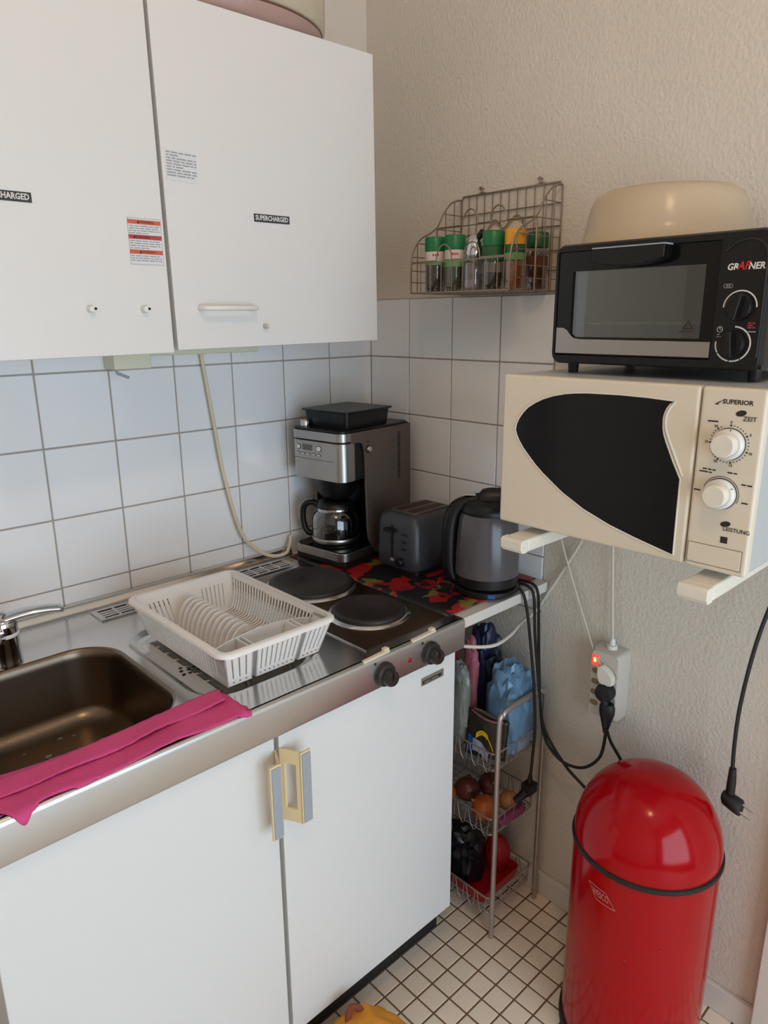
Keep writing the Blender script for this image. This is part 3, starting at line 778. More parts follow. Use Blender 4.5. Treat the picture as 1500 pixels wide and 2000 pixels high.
# local +x points to the handle side
b = MB(); b.lathe([(.070, 0), (.074, .004), (.074, .014), (.066, .018)], n=40); b.build('power_base', 'black', ke, local=True, bevel=.001)
b = MB(); b.lathe([(.068, .019), (.072, .022), (.0735, .035), (.0735, .044)], n=40); b.build('foot_ring', 'black', ke, local=True)
b = MB(); b.lathe([(.0732, .044), (.0728, .09), (.070, .14), (.066, .175), (.060, .190)], n=48); b.build('jug', 'kettle_body', ke, local=True, angle=60)
L = [(.0615, .186), (.0625, .192), (.060, .204), (.048, .214), (0, .218)]
b = MB(); b.lathe(L, n=40, cap=(True, False)); b.build('lid', 'black', ke, local=True)
b = MB(); b.loft([[(x, y, z) for x, y in rrect(-.060 + d, .030 - d, -.024 + d * .6, .024 - d * .6, .012, 4)] for z, d in ((.205, 0), (.222, .004), (.236, .014), (.240, .026))]); b.build('lid_grip', 'black', ke, local=True, angle=60)
b = MB()
hpts = curve([(.020, 0, .214), (.045, 0, .207), (.068, 0, .196), (.080, 0, .176), (.086, 0, .14), (.087, 0, .10), (.086, 0, .06), (.080, 0, .032), (.066, 0, .022)], 6)
b.tube(hpts, [.0155 + .003 * sin(i / 48 * pi) for i in range(49)], 12); b.build('handle', 'black', ke, local=True)
b = MB(); b.tube(curve([(.062, -.032, .172), (.066, -.034, .14), (.067, -.034, .09), (.064, -.033, .055)], 6), [.004] + [.0075] * 17 + [.004], 10); b.build('water_gauge', 'grey_plastic', ke, local=True)
MB().box(.030, .056, -.011, .011, .2245, .2270).build('sticker', 'sticker', ke, local=True, label='pale sticker on the kettle handle')
MB().box(-.020, -.004, .0735, .0742, .004, .013).build('base_label', 'packet_blue', ke, local=True)

# ============================================================ MICROWAVE AND BRACKETS
def bracket(y0, y1, label):
    t = thing('wall_bracket', label, 'bracket', (-.2, (y0 + y1) / 2, 1.113), group='microwave brackets')
    MB().box(-.425, -.012, y0, y1, 1.113, 1.1365).build('arm', 'cream_light', t, bevel=.004)
    pr = [(-.426, 1.113), (-.426, 1.137), (-.442, 1.137), (-.446, 1.133), (-.446, 1.120), (-.440, 1.113)]
    MB().loft([[(x, y, z) for x, z in pr] for y in (y0 - .0005, y1 + .0005)]).build('end_cap', 'cream_light', t, bevel=.0015)
    MB().box(-.012, -.0005, y0 - .004, y1 + .004, 1.06, 1.137).build('wall_plate', 'cream_light', t, bevel=.002)
bracket(-.855, -.812, 'white wall bracket arm under the microwave, nearer the kettle')
bracket(-1.167, -1.124, 'white wall bracket arm under the microwave, below its control panel')
mo = thing('microwave', 'cream microwave with dark curved window on two wall brackets', 'microwave', (-.22, -.985, 1.1375))
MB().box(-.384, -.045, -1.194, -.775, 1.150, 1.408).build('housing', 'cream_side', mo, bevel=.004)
for x in (-.34, -.09):
    for y in (-.833, -1.145): MB().cyl((x, y, 1.137), .012, .014).build('foot', 'rubber', mo)
do = MB().box(-.400, -.382, -1.1085, -.7715, 1.149, 1.4085).build('door', 'cream', mo, bevel=.005, seg=3)
cp = MB().box(-.400, -.382, -1.1965, -1.1105, 1.149, 1.4085).build('control_panel', 'cream', mo, bevel=.005, seg=3)
MB().box(-.383, -.3815, -1.112, -1.107, 1.152, 1.406).build('seam', 'seam_brown', mo)
WIN = [(-.8002, 1.3159), (-.8022, 1.327), (-.8069, 1.3365), (-.8146, 1.347), (-.8246, 1.3567), (-.8379, 1.365), (-.8529, 1.3722), (-.8720, 1.3787), (-.8941, 1.3836), (-.9135, 1.386), (-.9335, 1.3875), (-.9896, 1.3885), (-1.0334, 1.3876), (-1.0737, 1.3853), (-1.0682, 1.380), (-1.064, 1.374), (-1.0612, 1.3665), (-1.06, 1.3591), (-1.0607, 1.3459), (-1.0632, 1.3355), (-1.0675, 1.3252), (-1.0797, 1.2997), (-1.0931, 1.2746), (-1.0933, 1.2195), (-1.0938, 1.1601), (-1.0692, 1.1644), (-1.0329, 1.1724), (-.9883, 1.1838), (-.941, 1.2004), (-.898, 1.2222), (-.8604, 1.2476), (-.8440, 1.2607), (-.8291, 1.2749), (-.8179, 1.286), (-.8088, 1.2978), (-.8035, 1.307)]
MB().prism(WIN, lambda u, v, h: (h, u, v), -.4006, -.395).build('window_glass', 'mw_glass', do, smooth=False)
cen = Vector((-.95, 1.29))
b = MB()
b.tube([(-.4003, y, z) for y, z in WIN], .0014, 6, True); b.build('window_rim', 'cream_light', do)
# hand scoop beside the window
b = MB(); b.tube(curve([(-.4005, -1.0758, 1.3845), (-.4015, -1.067, 1.372), (-.402, -1.064, 1.356), (-.402, -1.068, 1.338), (-.4015, -1.083, 1.306), (-.4005, -1.0955, 1.279)], 5), .0016, 6); b.build('scoop_edge', 'cream_light', do)
def mwknob(y, z, ang):
    k = MB(); k.lathe([(.0222, 0), (.0222, -.0008)], (-.4002, y, z), 'x', 36); k = k.build('dial_line', 'ink', cp)
    g = MB(); g.lathe([(.0212, 0), (.0212, -.005), (.0188, -.007), (.0182, -.009)], (-.4008, y, z), 'x', 36); g.build('dial_skirt', 'white_plastic', k)
    g = MB(); n = 40
    L = []
    for r, h in ((.0150, -.007), (.0158, -.022), (.0145, -.024), (.0, -.024)):
        l = []
        for i in range(n):
            a = 2 * pi * i / n; rr = r * (1 + .04 * (1 if i % 8 == 0 else 0)); l.append((-.4008 + h, y + rr * cos(a), z + rr * sin(a)))
        L.append(l)
    g.loft(L[:3]).build('dial_grip', 'cream_light', k, angle=50)
    mw = FX(-.4091, y, z, ang)
    plate(rect(-.0005, .0005, .0165, .0215), FX(-.4080, y, z, ang), .0004, 'dial_pointer', 'ink', k, smooth=False)
mwknob(-1.1545, 1.333, R(-8)); mwknob(-1.151, 1.263, R(-58))
FM = lambda y, z, a=0: FX(-.4002, y, z, a)
text('SUPERIOR', .0085, FM(-1.1595, 1.3895), 'ink', cp, wide=1.05, bold=.0002)
b = MB(); mwm = FM(-1.136, 1.388); b.prism([(-.007, -.003), (-.001, .001), (.005, .0035), (.0, .0), (-.002, -.0015), (-.0005, -.003)], lambda u, v, t: mwm @ Vector((u, v, t)), 0, .0003); b.build('logo_swoosh', 'ink', cp, smooth=False)
def drop(y, z, w_):
    m_ = FM(y, z); pts = [(-.0085 + .017 * (.5 - .5 * cos(a)), .0) for a in ()]
    pl_ = [(.0068 * cos(R(a)), .0040 * sin(R(a)) + .0012 * cos(R(a))) for a in range(0, 360, 15)]
    plate(pl_, m_, .0003, 'print_drop', 'ink', cp, smooth=False)
drop(-1.1655, 1.3755, 1); text('ZEIT', .0088, FM(-1.1775, 1.3685) @ Matrix.Translation((0, 0, .0004)), 'ink', cp)
drop(-1.1625, 1.2215, 1); text('LEISTUNG', .0080, FM(-1.1780, 1.2145) @ Matrix.Translation((0, 0, .0004)), 'ink', cp)
c_ = (-1.1545, 1.333); b = MB(); m_ = FM(*c_)
for k in range(36):
    a = R(90 - k * 10); big = k in (0, 6, 11, 17, 21, 27, 32)
    r_ = .0255; s_ = .0007 if not big else .0012
    if k > 33: continue
    b.prism(rect(r_ * cos(a) - s_, r_ * cos(a) + s_, r_ * sin(a) - s_, r_ * sin(a) + s_), lambda u, v, t: m_ @ Vector((u, v, t)), 0, .0003)
b.build('scale_marks', 'ink', cp, smooth=False)
for s_, k in (('0', 0), ('5', 6), ('10', 11), ('15', 17), ('20', 21), ('25', 27), ('30', 32)):
    a = R(90 - k * 10); text(s_, .0052, m_ @ Matrix.Translation((.0305 * cos(a), .0295 * sin(a), .0002)), 'ink', cp)
textlines(FM(-1.129, 1.362), -.006, .008, [0], .003, 'ink', cp, 'dial_print', seed=2)
arc(FM(-1.151, 1.263), 0, 0, .0242, .0248, -25, 165, 'scale_arc', 'ink', cp)
for yy, zz, x0, x1, sd in ((-1.135, 1.295, -.012, .006, 4), (-1.133, 1.291, -.014, .003, 6), (-1.161, 1.294, -.004, .009, 7), (-1.181, 1.280, -.004, .010, 8), (-1.183, 1.255, -.003, .006, 9), (-1.118, 1.264, -.004, .006, 10)):
    textlines(FM(yy, zz, R(-2)), x0, x1, [0], .0028, 'ink', cp, 'dial_print', seed=sd)
plate(rect(-.0048, .0048, -.0046, .0046), FM(-1.163, 1.1985), .0003, 'print_square', 'ink', cp, smooth=False)
MB().box(-.4008, -.398, -1.1885, -1.1145, 1.158, 1.186).build('door_button', 'cream', cp, bevel=.001)
b = MB(); m_ = FM(-1.1515, 1.172)
for r_ in (rect(-.038, .038, .0145, .0151), rect(-.038, .038, -.0151, -.0145), rect(-.038, -.0374, -.0151, .0151), rect(.0374, .038, -.0151, .0151)): b.prism(r_, lambda u, v, t: m_ @ Vector((u, v, t)), 0, .0002)
b.build('button_outline', 'seam_brown', cp, smooth=False)

# ============================================================ MINI OVEN
ov = thing('mini_oven', 'black mini oven with glass door standing on the microwave', 'oven', (-.18, -.985, 1.4085))
b = MB().box(-.312, -.035, -1.152, -1.092, 1.428, 1.612).box(-.312, -.035, -.835, -.817, 1.428, 1.612).box(-.312, -.035, -1.092, -.835, 1.428, 1.452).box(-.312, -.035, -1.092, -.835, 1.592, 1.612).box(-.05, -.035, -1.092, -.835, 1.452, 1.592)
b.build('housing', 'black', ov)
b = MB().box(-.3, -.052, -1.0915, -1.0885, 1.452, 1.592).box(-.3, -.052, -.8385, -.8355, 1.452, 1.592).box(-.053, -.0505, -1.0885, -.8385, 1.452, 1.592).box(-.3, -.052, -1.0885, -.8385, 1.589, 1.5915).box(-.3, -.052, -1.0885, -.8385, 1.4525, 1.455)
b.build('cavity_lining', 'cavity', ov)
gr = MB()
for k in range(15): gr.tube([(-.295, -.845 - k * .0168, 1.490), (-.06, -.845 - k * .0168, 1.490)], .0013, 5)
gr.tube([(-.295, -.842, 1.491), (-.295, -1.084, 1.491)], .0018, 6); gr.tube([(-.06, -.842, 1.491), (-.06, -1.084, 1.491)], .0018, 6)
gr.build('grill_rack', 'rack_wire', ov)
# front bezel frame around the door, rounded
def ring(y0, y1, z0, z1, r, x): return [(x, y, z) for y, z in rrect(y0, y1, z0, z1, r, 5)]
b = MB(); b.loft([ring(-1.1545, -.8135, 1.4255, 1.6155, .016, -.306), ring(-1.1545, -.8135, 1.4255, 1.6155, .016, -.322), ring(-1.1515, -.8165, 1.4285, 1.6125, .014, -.327), ring(-1.086, -.821, 1.439, 1.604, .003, -.327), ring(-1.086, -.821, 1.439, 1.604, .003, -.306)], (False, False))
b.build('bezel', 'black', ov, angle=50)
MB().box(-.3255, -.31, -1.0865, -1.0845, 1.441, 1.603).build('door_gap', 'dark_slot', ov, smooth=False)
dd = MB().box(-.325, -.313, -1.084, -1.066, 1.441, 1.603).box(-.325, -.313, -.848, -.822, 1.441, 1.603).box(-.325, -.313, -1.066, -.848, 1.441, 1.469).box(-.325, -.313, -1.066, -.848, 1.573, 1.603)
dd = dd.build('door', 'black_gloss', ov)
MB().box(-.321, -.317, -1.066, -.848, 1.469, 1.573).build('pane', 'oven_glass', dd, smooth=False)
sv = [(-.8225, 1.4425), (-.8225, 1.484), (-.836, 1.4835), (-.843, 1.480), (-.850, 1.472), (-.857, 1.467), (-.868, 1.4655), (-1.083, 1.4645), (-1.083, 1.4425)]
MB().prism(sv, lambda u, v, h: (h, u, v), -.3262, -.324).build('lower_strip', 'brushed', dd, smooth=False)
hd = [(-.897, 1.603), (-1.014, 1.603), (-1.014, 1.585), (-1.002, 1.580), (-.98, 1.577), (-.955, 1.576), (-.93, 1.577), (-.909, 1.580), (-.897, 1.585)]
MB().prism(hd, lambda u, v, h: (h, u, v), -.352, -.325).build('handle', 'black', dd, bevel=.002)
MB().box(-.3525, -.326, -1.0145, -.8965, 1.6025, 1.6045).build('handle_edge', 'grey_plastic', dd)
m_ = FX(-.3212, -1.046, 1.482)
o_, i_ = [(-.0085, 0), (.0085, 0), (0, .0135)], [(-.0055, .0018), (.0055, .0018), (0, .0105)]
b = MB()
for k in range(3):
    q_ = [o_[k], o_[(k + 1) % 3], i_[(k + 1) % 3], i_[k]]; b.prism(q_, lambda u, v, t: m_ @ Vector((u, v, t)), 0, .0003)
b.build('warning_triangle', 'ink', dd, smooth=False)
textlines(m_, -.012, .012, [-.003], .0025, 'ink', dd, 'warning_print', seed=5)
FO = lambda y, z: FX(-.3272, y, z)
def ovknob(y, z, a):
    k = MB(); k.lathe([(.0185, 0), (.018, -.006), (.016, -.009)], (-.327, y, z), 'x', 32); k = k.build('knob', 'black', ov)
    b = MB(); b.prism([(-.0045, -.0175), (.0045, -.0175), (.0045, .0175), (-.0045, .0175)], lambda u, v, h: FX(-.335, y, z, a) @ Vector((u, v, h)), 0, .012); b.build('knob_grip', 'black', k, bevel=.0015)
ovknob(-1.1195, 1.5125, R(-12)); ovknob(-1.1155, 1.4625, R(6))
arc(FO(-1.1195, 1.5125), 0, 0, .0215, .0233, 0, 180, 'dial_arc', 'ink_white', ov)
for a0, a1 in ((40, 88), (-58, 38), (-96, -62), (-146, -100), (-188, -150)): arc(FO(-1.1155, 1.4625), 0, 0, .0228, .0248, a0, a1, 'dial_arc', 'ink_white', ov)
m_ = FO(-1.1195, 1.5665)
text('GR', .0122, m_ @ Matrix.Translation((-.0158, 0, 0)), 'ink_white', ov, bold=.0003, shear=.15, wide=.95)
text('AF', .0150, m_ @ Matrix.Translation((-.0018, .0008, 0)), 'ink_red', ov, bold=.0003, shear=.25, wide=.95)
text('NER', .0122, m_ @ Matrix.Translation((.0158, 0, 0)), 'ink_white', ov, bold=.0003, shear=.15, wide=.95)
text('°', .008, m_ @ Matrix.Translation((.0275, -.005, 0)), 'ink_white', ov) if False else None
m_ = FO(-1.1005, 1.5415)   # heat-pipe mark
for dx in (-.0035, 0, .0035): arc(m_, dx, 0, .0024, .003, 0, 360, 'dial_symbol', 'ink_grey', ov, 14)
m_ = FO(-1.0955, 1.4825)   # clock mark
arc(m_, 0, 0, .0034, .0041, 0, 360, 'dial_symbol', 'ink_white', ov, 16)
plate(rect(-.0003, .0003, 0, .003), m_, .0003, 'dial_symbol', 'ink_white', ov, smooth=False); plate(rect(0, .002, -.0003, .0003), m_, .0003, 'dial_symbol', 'ink_white', ov, smooth=False)
textlines(FO(-1.0955, 1.4755), -.0035, .0035, [.0, -.003], .002, 'ink_grey', ov, 'dial_print', seed=4)
textlines(FO(-1.137, 1.485), -.004, .006, [.0, .003, .006], .0025, 'label_red', ov, 'dial_print', seed=4)
plate(rect(.0, .010, -.0004, .0004), FO(-1.1345, 1.4795), .0003, 'dial_symbol', 'ink_white', ov, smooth=False)
b = MB(); b.tube(curve([(-.3275, -1.092, 1.588), (-.3278, -1.105, 1.598), (-.3278, -1.122, 1.602), (-.3278, -1.138, 1.598), (-.3275, -1.147, 1.585), (-.3275, -1.149, 1.55), (-.3275, -1.149, 1.445)], 6), .0016, 6); b.build('panel_bead', 'toaster_dark', ov)
for x in (-.285, -.085):
    for y in (-.834, -1.135): MB().cyl((x, y, 1.4085), .0085, .021, r2=.010, n=16).build('foot', 'rubber', ov)
MB().cyl((-.285, -.925, 1.4085), .0085, .021, n=16, r2=.010).build('foot', 'rubber', ov) if False else None
# plastic cover on the oven
b = MB(); b.lathe([(.141, 0), (.141, .004), (.136, .007), (.131, .03), (.124, .066), (.117, .080), (.104, .088), (.06, .0905), (0, .091)], (-.165, -.920, 1.6135), n=56, cap=(False, False))
tag(b.build('microwave_cover', 'cover', angle=70), 'translucent beige plastic dish cover on top of the mini oven', 'cover')

# ============================================================ SPICE BASKET
sb = thing('spice_basket', 'wire spice basket hung on the wall left of the mini oven', 'basket', (-.09, -.466, 1.557))
Y0, Y1, ZB = -.328, -.606, 1.556
def wt_(pts, r, name, closed=False, m='wire'):
    b = MB(); b.tube(pts, r, 6, closed); return b.build(name, m, sb)
yy = lambda u: Y0 + (Y1 - Y0) * u
# back frame with rounded top corners
XB = -.004
wt_([(XB, Y0, ZB), (XB, Y0, 1.768), (XB, Y0 - .006, 1.777), (XB, Y1 + .006, 1.777), (XB, Y1, 1.768), (XB, Y1, ZB)], .0022, 'back_frame', True)
b = MB()
for k in range(1, 12): b.tube([(XB, yy(k / 12), ZB), (XB, yy(k / 12), 1.777)], .0011, 5)
for z in (1.600, 1.64, 1.69, 1.735): b.tube([(XB, Y0, z), (XB, Y1, z)], .0014, 5)
b.build('back_wires', 'wire', sb)
for u in (.22, .80):
    wt_(curve([(XB, yy(u - .045), 1.778), (XB, yy(u), 1.781), (XB - .001, yy(u), 1.792), (XB, yy(u + .003), 1.782), (XB, yy(u + .045), 1.778)], 4), .0018, 'hanging_loop')
    b = MB(); b.lathe([(.003, .0), (.003, -.012), (.0045, -.013)], (.003, yy(u), 1.789), 'x', 10); b.build('hook', 'wire', sb)
# front and middle rails with arches
def rail(x, z, h, us, name, nw):
    pts = [(x, Y0, ZB), (x, Y0, z - .006), (x, Y0 - .006, z)]
    for u in us:
        for k in range(9):
            a = pi * k / 8; pts.append((x, yy(u) + .0225 * cos(a), z + h * sin(a)))
    pts += [(x, Y1 + .006, z), (x, Y1, z - .006), (x, Y1, ZB)]
    wt_(pts, .0019, name)
    b = MB(); b.tube([(x, Y0, ZB), (x, Y1, ZB)], .0019, 6); b.tube([(x, Y0, z - .002), (x, Y1, z - .002)], .0014, 5) if us is MID else b.tube([(x, Y0, (z + ZB) / 2), (x, Y1, (z + ZB) / 2)], .0012, 5)
    if nw:
        for k in range(1, nw): b.tube([(x, yy(k / nw), ZB), (x, yy(k / nw), z)], .0012, 5)
    b.build(name.replace('rail', 'wires'), 'wire', sb)
MID = (.36, .64)
rail(-.176, 1.622, .033, (.36, .64), 'front_rail', 9)
rail(-.090, 1.702, .032, MID, 'middle_rail', 0)
for yv in (Y0, Y1):
    wt_(curve([(-.176, yv, ZB), (-.177, yv, 1.61), (-.168, yv, 1.648), (-.145, yv, 1.675), (-.112, yv, 1.690), (-.088, yv, 1.706), (-.068, yv, 1.735), (-.045, yv, 1.758), (-.02, yv, 1.768), (XB, yv, 1.770)], 5), .002, 'side_rail')
    b = MB()
    for x, z in ((-.155, 1.665), (-.125, 1.684), (-.06, 1.742), (-.03, 1.765)): b.tube([(x, yv, ZB), (x, yv, z)], .0012, 5)
    for z, x in ((1.58, -.176), (1.605, -.177), (1.635, -.172), (1.665, -.15), (1.70, -.095), (1.735, -.068)): b.tube([(x, yv, z), (XB, yv, z)], .0012, 5)
    b.build('side_wires', 'wire', sb)
b = MB()
for k in range(13): b.tube([(XB, yy(k / 12), ZB), (-.176, yy(k / 12), ZB)], .0013, 5)
for x in (-.045, -.13): b.tube([(x, Y0, ZB), (x, Y1, ZB)], .0016, 5)
b.build('floor_wires', 'wire', sb)
ZJ = ZB + .0016
def jar(x, y, label, lid, fill, bands, r=.0235, h=.118, fillh=.055, grp='spice jars in the wire basket'):
    t = thing('spice_jar', label, 'jar', (x, y, ZJ), group=grp)
    def L(prof, nm, m, **k): MB().lathe(prof, (x, y, ZJ), n=28, cap=k.get('cap', (True, True))).build(nm, m, t, angle=50)
    L([(r - .003, 0), (r, .003), (r, h * .55), (r - .001, h * .62), (r - .004, h * .74)], 'glass', 'jar_clear', cap=(True, False))
    L([(r - .004, .003), (r - .0025, .005), (r - .0025, fillh), (0, fillh + .001)], 'contents', fill, cap=(True, False))
    for z0, z1, m in bands: L([(r + .0003, z0), (r + .0003, z1)], 'label_band', m, cap=(False, False))
    L([(r - .0025, h * .74), (r + .001, h * .745), (r + .001, h * .97), (r - .001, h), (0, h)], 'lid', lid, cap=(True, False))
    return t
def jar_print(t, x, y, r, z, m):
    a0 = math.atan2(CAM[1] - y, CAM[0] - x)
    b = MB()
    for k in (-1, 0, 1):
        a = a0 + k * .22
        p = Vector((x + (r + .0006) * cos(a), y + (r + .0006) * sin(a), ZJ + z)); tv = Vector((-sin(a), cos(a), 0)) * .0018
        up = Vector((0, 0, .0022)); b.face([b.bm.verts.new(v) for v in (p - tv - up, p + tv - up, p + tv + up, p - tv + up)])
    b.build('label_print', m, t, smooth=False)
j = jar(-.140, -.3705, 'green-lidded jar of dark herbs at the left end of the wire basket', 'lid_green', 'herb_dark', [(.058, .066, 'jar_label_green'), (.066, .087, 'jar_label_white')]); jar_print(j, -.14, -.3705, .0235, .079, 'jar_label_red')
j = jar(-.140, -.4285, 'green-lidded herb jar, second from the left in the basket', 'lid_green', 'herb_green', [(.052, .068, 'jar_label_green'), (.068, .087, 'jar_label_white')], r=.0225); jar_print(j, -.14, -.4285, .0225, .078, 'jar_label_red')
g = thing('salt_grinder', 'clear salt grinder with chrome slanted head among the spice jars', 'grinder', (-.140, -.4835, ZJ))
def L(prof, nm, m, cap=(True, True)): MB().lathe(prof, (-.14, -.4835, ZJ), n=28, cap=cap).build(nm, m, g, angle=50)
L([(.022, 0), (.0235, .003), (.0235, .055), (.020, .075)], 'glass', 'grinder_clear', (True, False)); L([(.020, .003), (.021, .006), (.021, .022), (0, .024)], 'salt', 'salt', (True, False)); L([(.0205, .072), (.0215, .076), (.019, .098), (.012, .112), (0, .116)], 'grinder_head', 'chrome', (True, False))
b = MB(); b.tube([(-.14, -.49, ZJ + .106), (-.142, -.508, ZJ + .118)], [.006, .008], 10); b.build('crank_knob', 'black', g)
jar(-.140, -.5345, 'green-lidded jar with green label right of the salt grinder', 'lid_green', 'herb_dark', [(.058, .087, 'jar_label_dkgreen')], r=.0225, fillh=.035)
jar(-.128, -.5815, 'yellow-lidded jar of orange spice in the basket', 'lid_yellow', 'spice_orange', [(.058, .072, 'jar_label_green'), (.072, .087, 'jar_label_dkgreen')], r=.0205)
jar(-.040, -.575, 'dark green-lidded brown spice jar at the back right of the basket', 'lid_dkgreen', 'spice_brown', [(.05, .07, 'spice_brown')], r=.0225)
def packet(x, y, wd, hh, tl, label):
    t = MB()
    def f(u, v, s):
        th = .012 * sin(pi * min(1, v * 1.15 + .02)) * (1 - .5 * v); top = .012 * sin(u * pi * 1.5) * v
        return (x + s * th + .012 * v * tl, y + (u - .5) * wd * (1 + .1 * v), ZJ + v * hh + top)
    n, m2 = 10, 12
    fr = [[t.bm.verts.new(f(i / n, k / m2, -1)) for k in range(m2 + 1)] for i in range(n + 1)]
    bk = [[t.bm.verts.new(f(i / n, k / m2, 1)) for k in range(m2 + 1)] for i in range(n + 1)]
    for i in range(n):
        for k in range(m2):
            t.face((fr[i][k], fr[i][k + 1], fr[i + 1][k + 1], fr[i + 1][k])); t.face((bk[i][k], bk[i + 1][k], bk[i + 1][k + 1], bk[i][k + 1]))
    for k in range(m2):
        t.face((fr[0][k], bk[0][k], bk[0][k + 1], fr[0][k + 1])); t.face((fr[n][k], fr[n][k + 1], bk[n][k + 1], bk[n][k]))
    for i in range(n): t.face((fr[i][m2], bk[i][m2], bk[i + 1][m2], fr[i + 1][m2])); t.face((fr[i][0], fr[i + 1][0], bk[i + 1][0], bk[i][0]))
    tag(t.build('paper_packet', 'paper', angle=180), label, 'packet', 'paper spice packets')
packet(-.058, -.458, .046, .142, .6, 'cream paper packet standing behind the salt grinder')
packet(-.060, -.518, .054, .146, .4, 'cream paper packet standing behind the yellow-lidded jar')

# ============================================================ RED BIN
BC = (-.180, -1.003); BR = .1415
rb = thing('pedal_bin', 'tall glossy red dome-top waste bin by the right wall', 'bin', (BC[0], BC[1], 0))
def L(prof, nm, m, cap=(True, True), par=rb, **k): return MB().lathe(prof, (BC[0], BC[1], 0), n=72, cap=cap).build(nm, m, par, angle=50, **k)
L([(BR + .004, 0), (BR + .005, .004), (BR + .004, .022), (BR - .001, .026)], 'base_ring', 'rubber')
L([(BR - .0005, .024), (BR - .0005, .476)], 'body', 'bin_red')
L([(BR, .474), (BR + .0035, .476), (BR + .004, .480), (BR + .0035, .484), (BR, .486)], 'band', 'rubber')
prof = [(BR - .0005, .484)] + [(BR * max(0, cos(R(a))) ** .92, .486 + .152 * sin(R(a))) for a in range(4, 90, 4)] + [(0, .638)]
lid = L(prof, 'lid', 'bin_red', (True, False))
# logo on the body
la = R(147)
def wrap(co):
    a = la + co.x / BR; r_ = BR + .0006 + co.z; return (BC[0] + r_ * cos(a), BC[1] + r_ * sin(a), .422 + co.y)
la = R(174)
text('WESCO', .0205, None, 'bin_logo', rb, 'logo_lettering', wide=.50, shear=-.35, deform=lambda c: wrap(Vector((c.x, c.y * (1 - .0) - .0, c.z))), bold=.0002)
b = MB()
def wq(p4): b.face([b.bm.verts.new(wrap(Vector((x, y, .0002)))) for x, y in p4])
b.bm.free()
for y0_, xa, xb in ((.0135, -.031, .010), (-.0135, -.010, .031)):   # slanted rules above and below the lettering
    b = MB()
    for k in range(10):
        u0, u1 = xa + (xb - xa) * k / 10, xa + (xb - xa) * (k + 1) / 10
        wq([(u0, y0_ - .0010), (u1, y0_ - .0010), (u1, y0_ + .0010), (u0, y0_ + .0010)])
    b.build('logo_rule', 'bin_logo', rb, smooth=False)
for x0_, y0_, x1_, y1_ in ((-.031, .0135, -.010, -.0135), (.010, .0135, .031, -.0135)):
    b = MB(); wq([(x0_ - .001, y0_), (x0_ + .001, y0_), (x1_ + .001, y1_), (x1_ - .001, y1_)]); b.build('logo_rule', 'bin_logo', rb, smooth=False)
la = R(-163)
b = MB()
for x, z in ((0, -.115), (.001, -.131), (.06, -.075)): b.face([b.bm.verts.new(wrap(Vector((x + .0022 * cos(i * pi / 4), z + .003 * sin(i * pi / 4), .0002)))) for i in range(8)])
b.build('chip_marks', 'indicator', rb, smooth=False)

# ============================================================ SOCKET BLOCK, PLUGS, CORDS
so = thing('socket_block', 'white multi-way wall socket block with lit red switch', 'socket', (-.025, -.812, .70))
SX = -.046
b = MB(); b.loft([[(x, y, z) for y, z in rrect(-.849 + d, -.773 - d, .612 + d, .782 - d, .010, 4)] for x, d in ((-.0005, 0), (-.036, 0), (SX, .006))]); b.build('block', 'strip_white', so, angle=50)
sw = MB().box(SX - .001, SX + .002, -.797, -.779, .738, .768).build('switch_frame', 'strip_white', so)
MB().box(SX - .0025, SX, -.7955, -.7805, .741, .766).build('rocker', 'switch_red', sw, bevel=.001, label='glowing red rocker switch')
MB().box(SX - .003, SX, -.791, -.785, .749, .759).build('lamp_window', 'switch_glow', sw)
for k in range(4):
    z = .727 - k * .0265
    MB().prism(rrect(-.801, -.781, z - .0065, z + .0065, .0055, 4), lambda u, v, h: (h, u, v), SX - .0003, SX + .001).build('flat_socket', 'socket_beige', so, smooth=False)
for z in (.728, .668):
    b = MB(); b.lathe([(.021, 0), (.021, -.002), (.018, -.002), (.018, .001)], (SX, -.824, z), 'x', 28, cap=(False, True)); b.build('round_socket', 'strip_white', so)
# plugs with their cords: one thing each
def cord(name, label, pts, r, m, plug=None, n=9, group='appliance power cords'):
    t = thing(name, label, 'cord', pts[0], group=group)
    MB().tube(curve(pts, n), r, 8).build('cable', m, t)
    return t
c = cord('power_cable', 'thin white power cord with ribbed white plug hanging straight below the microwave', [(-.04, -.79, 1.15), (-.022, -.792, 1.06), (-.018, -.794, 1.0), (-.018, -.805, .86), (-.022, -.812, .81), (-.022, -.813, .800)], .0032, 'cord_white')
b = MB(); b.lathe([(.0045, .806), (.006, .80), (.0065, .792), (.012, .790), (.0125, .778), (.009, .776)], (-.022, -.813, 0), n=18); b.build('plug', 'white_plastic', c, angle=40)
c = cord('power_cable', 'thin pale cord running slantwise from behind the microwave to a flat white plug', [(-.03, -.668, 1.13), (-.02, -.664, 1.02), (-.018, -.668, .99), (-.018, -.70, .91), (-.02, -.745, .81), (-.045, -.785, .765), (-.055, -.806, .750)], .0022, 'cord_white')
b = MB(); b.loft([[(x, y, z) for y, z in ((-.803, .748), (-.812, .752), (-.832, .742), (-.841, .728), (-.840, .712), (-.822, .705), (-.808, .712), (-.803, .728))] for x in (-.047, -.064)]); b.build('plug', 'cream_light', c, bevel=.002)
c = cord('power_cable', 'black cord from the shelf looping low to the upper black plug in the socket block', [(-.10, -.50, .898), (-.075, -.58, .899), (-.068, -.625, .897), (-.065, -.640, .87), (-.062, -.643, .80), (-.06, -.652, .66), (-.06, -.672, .52), (-.06, -.72, .470), (-.06, -.78, .475), (-.064, -.825, .525), (-.068, -.838, .590), (-.07, -.836, .625)], .0037, 'cord_black')
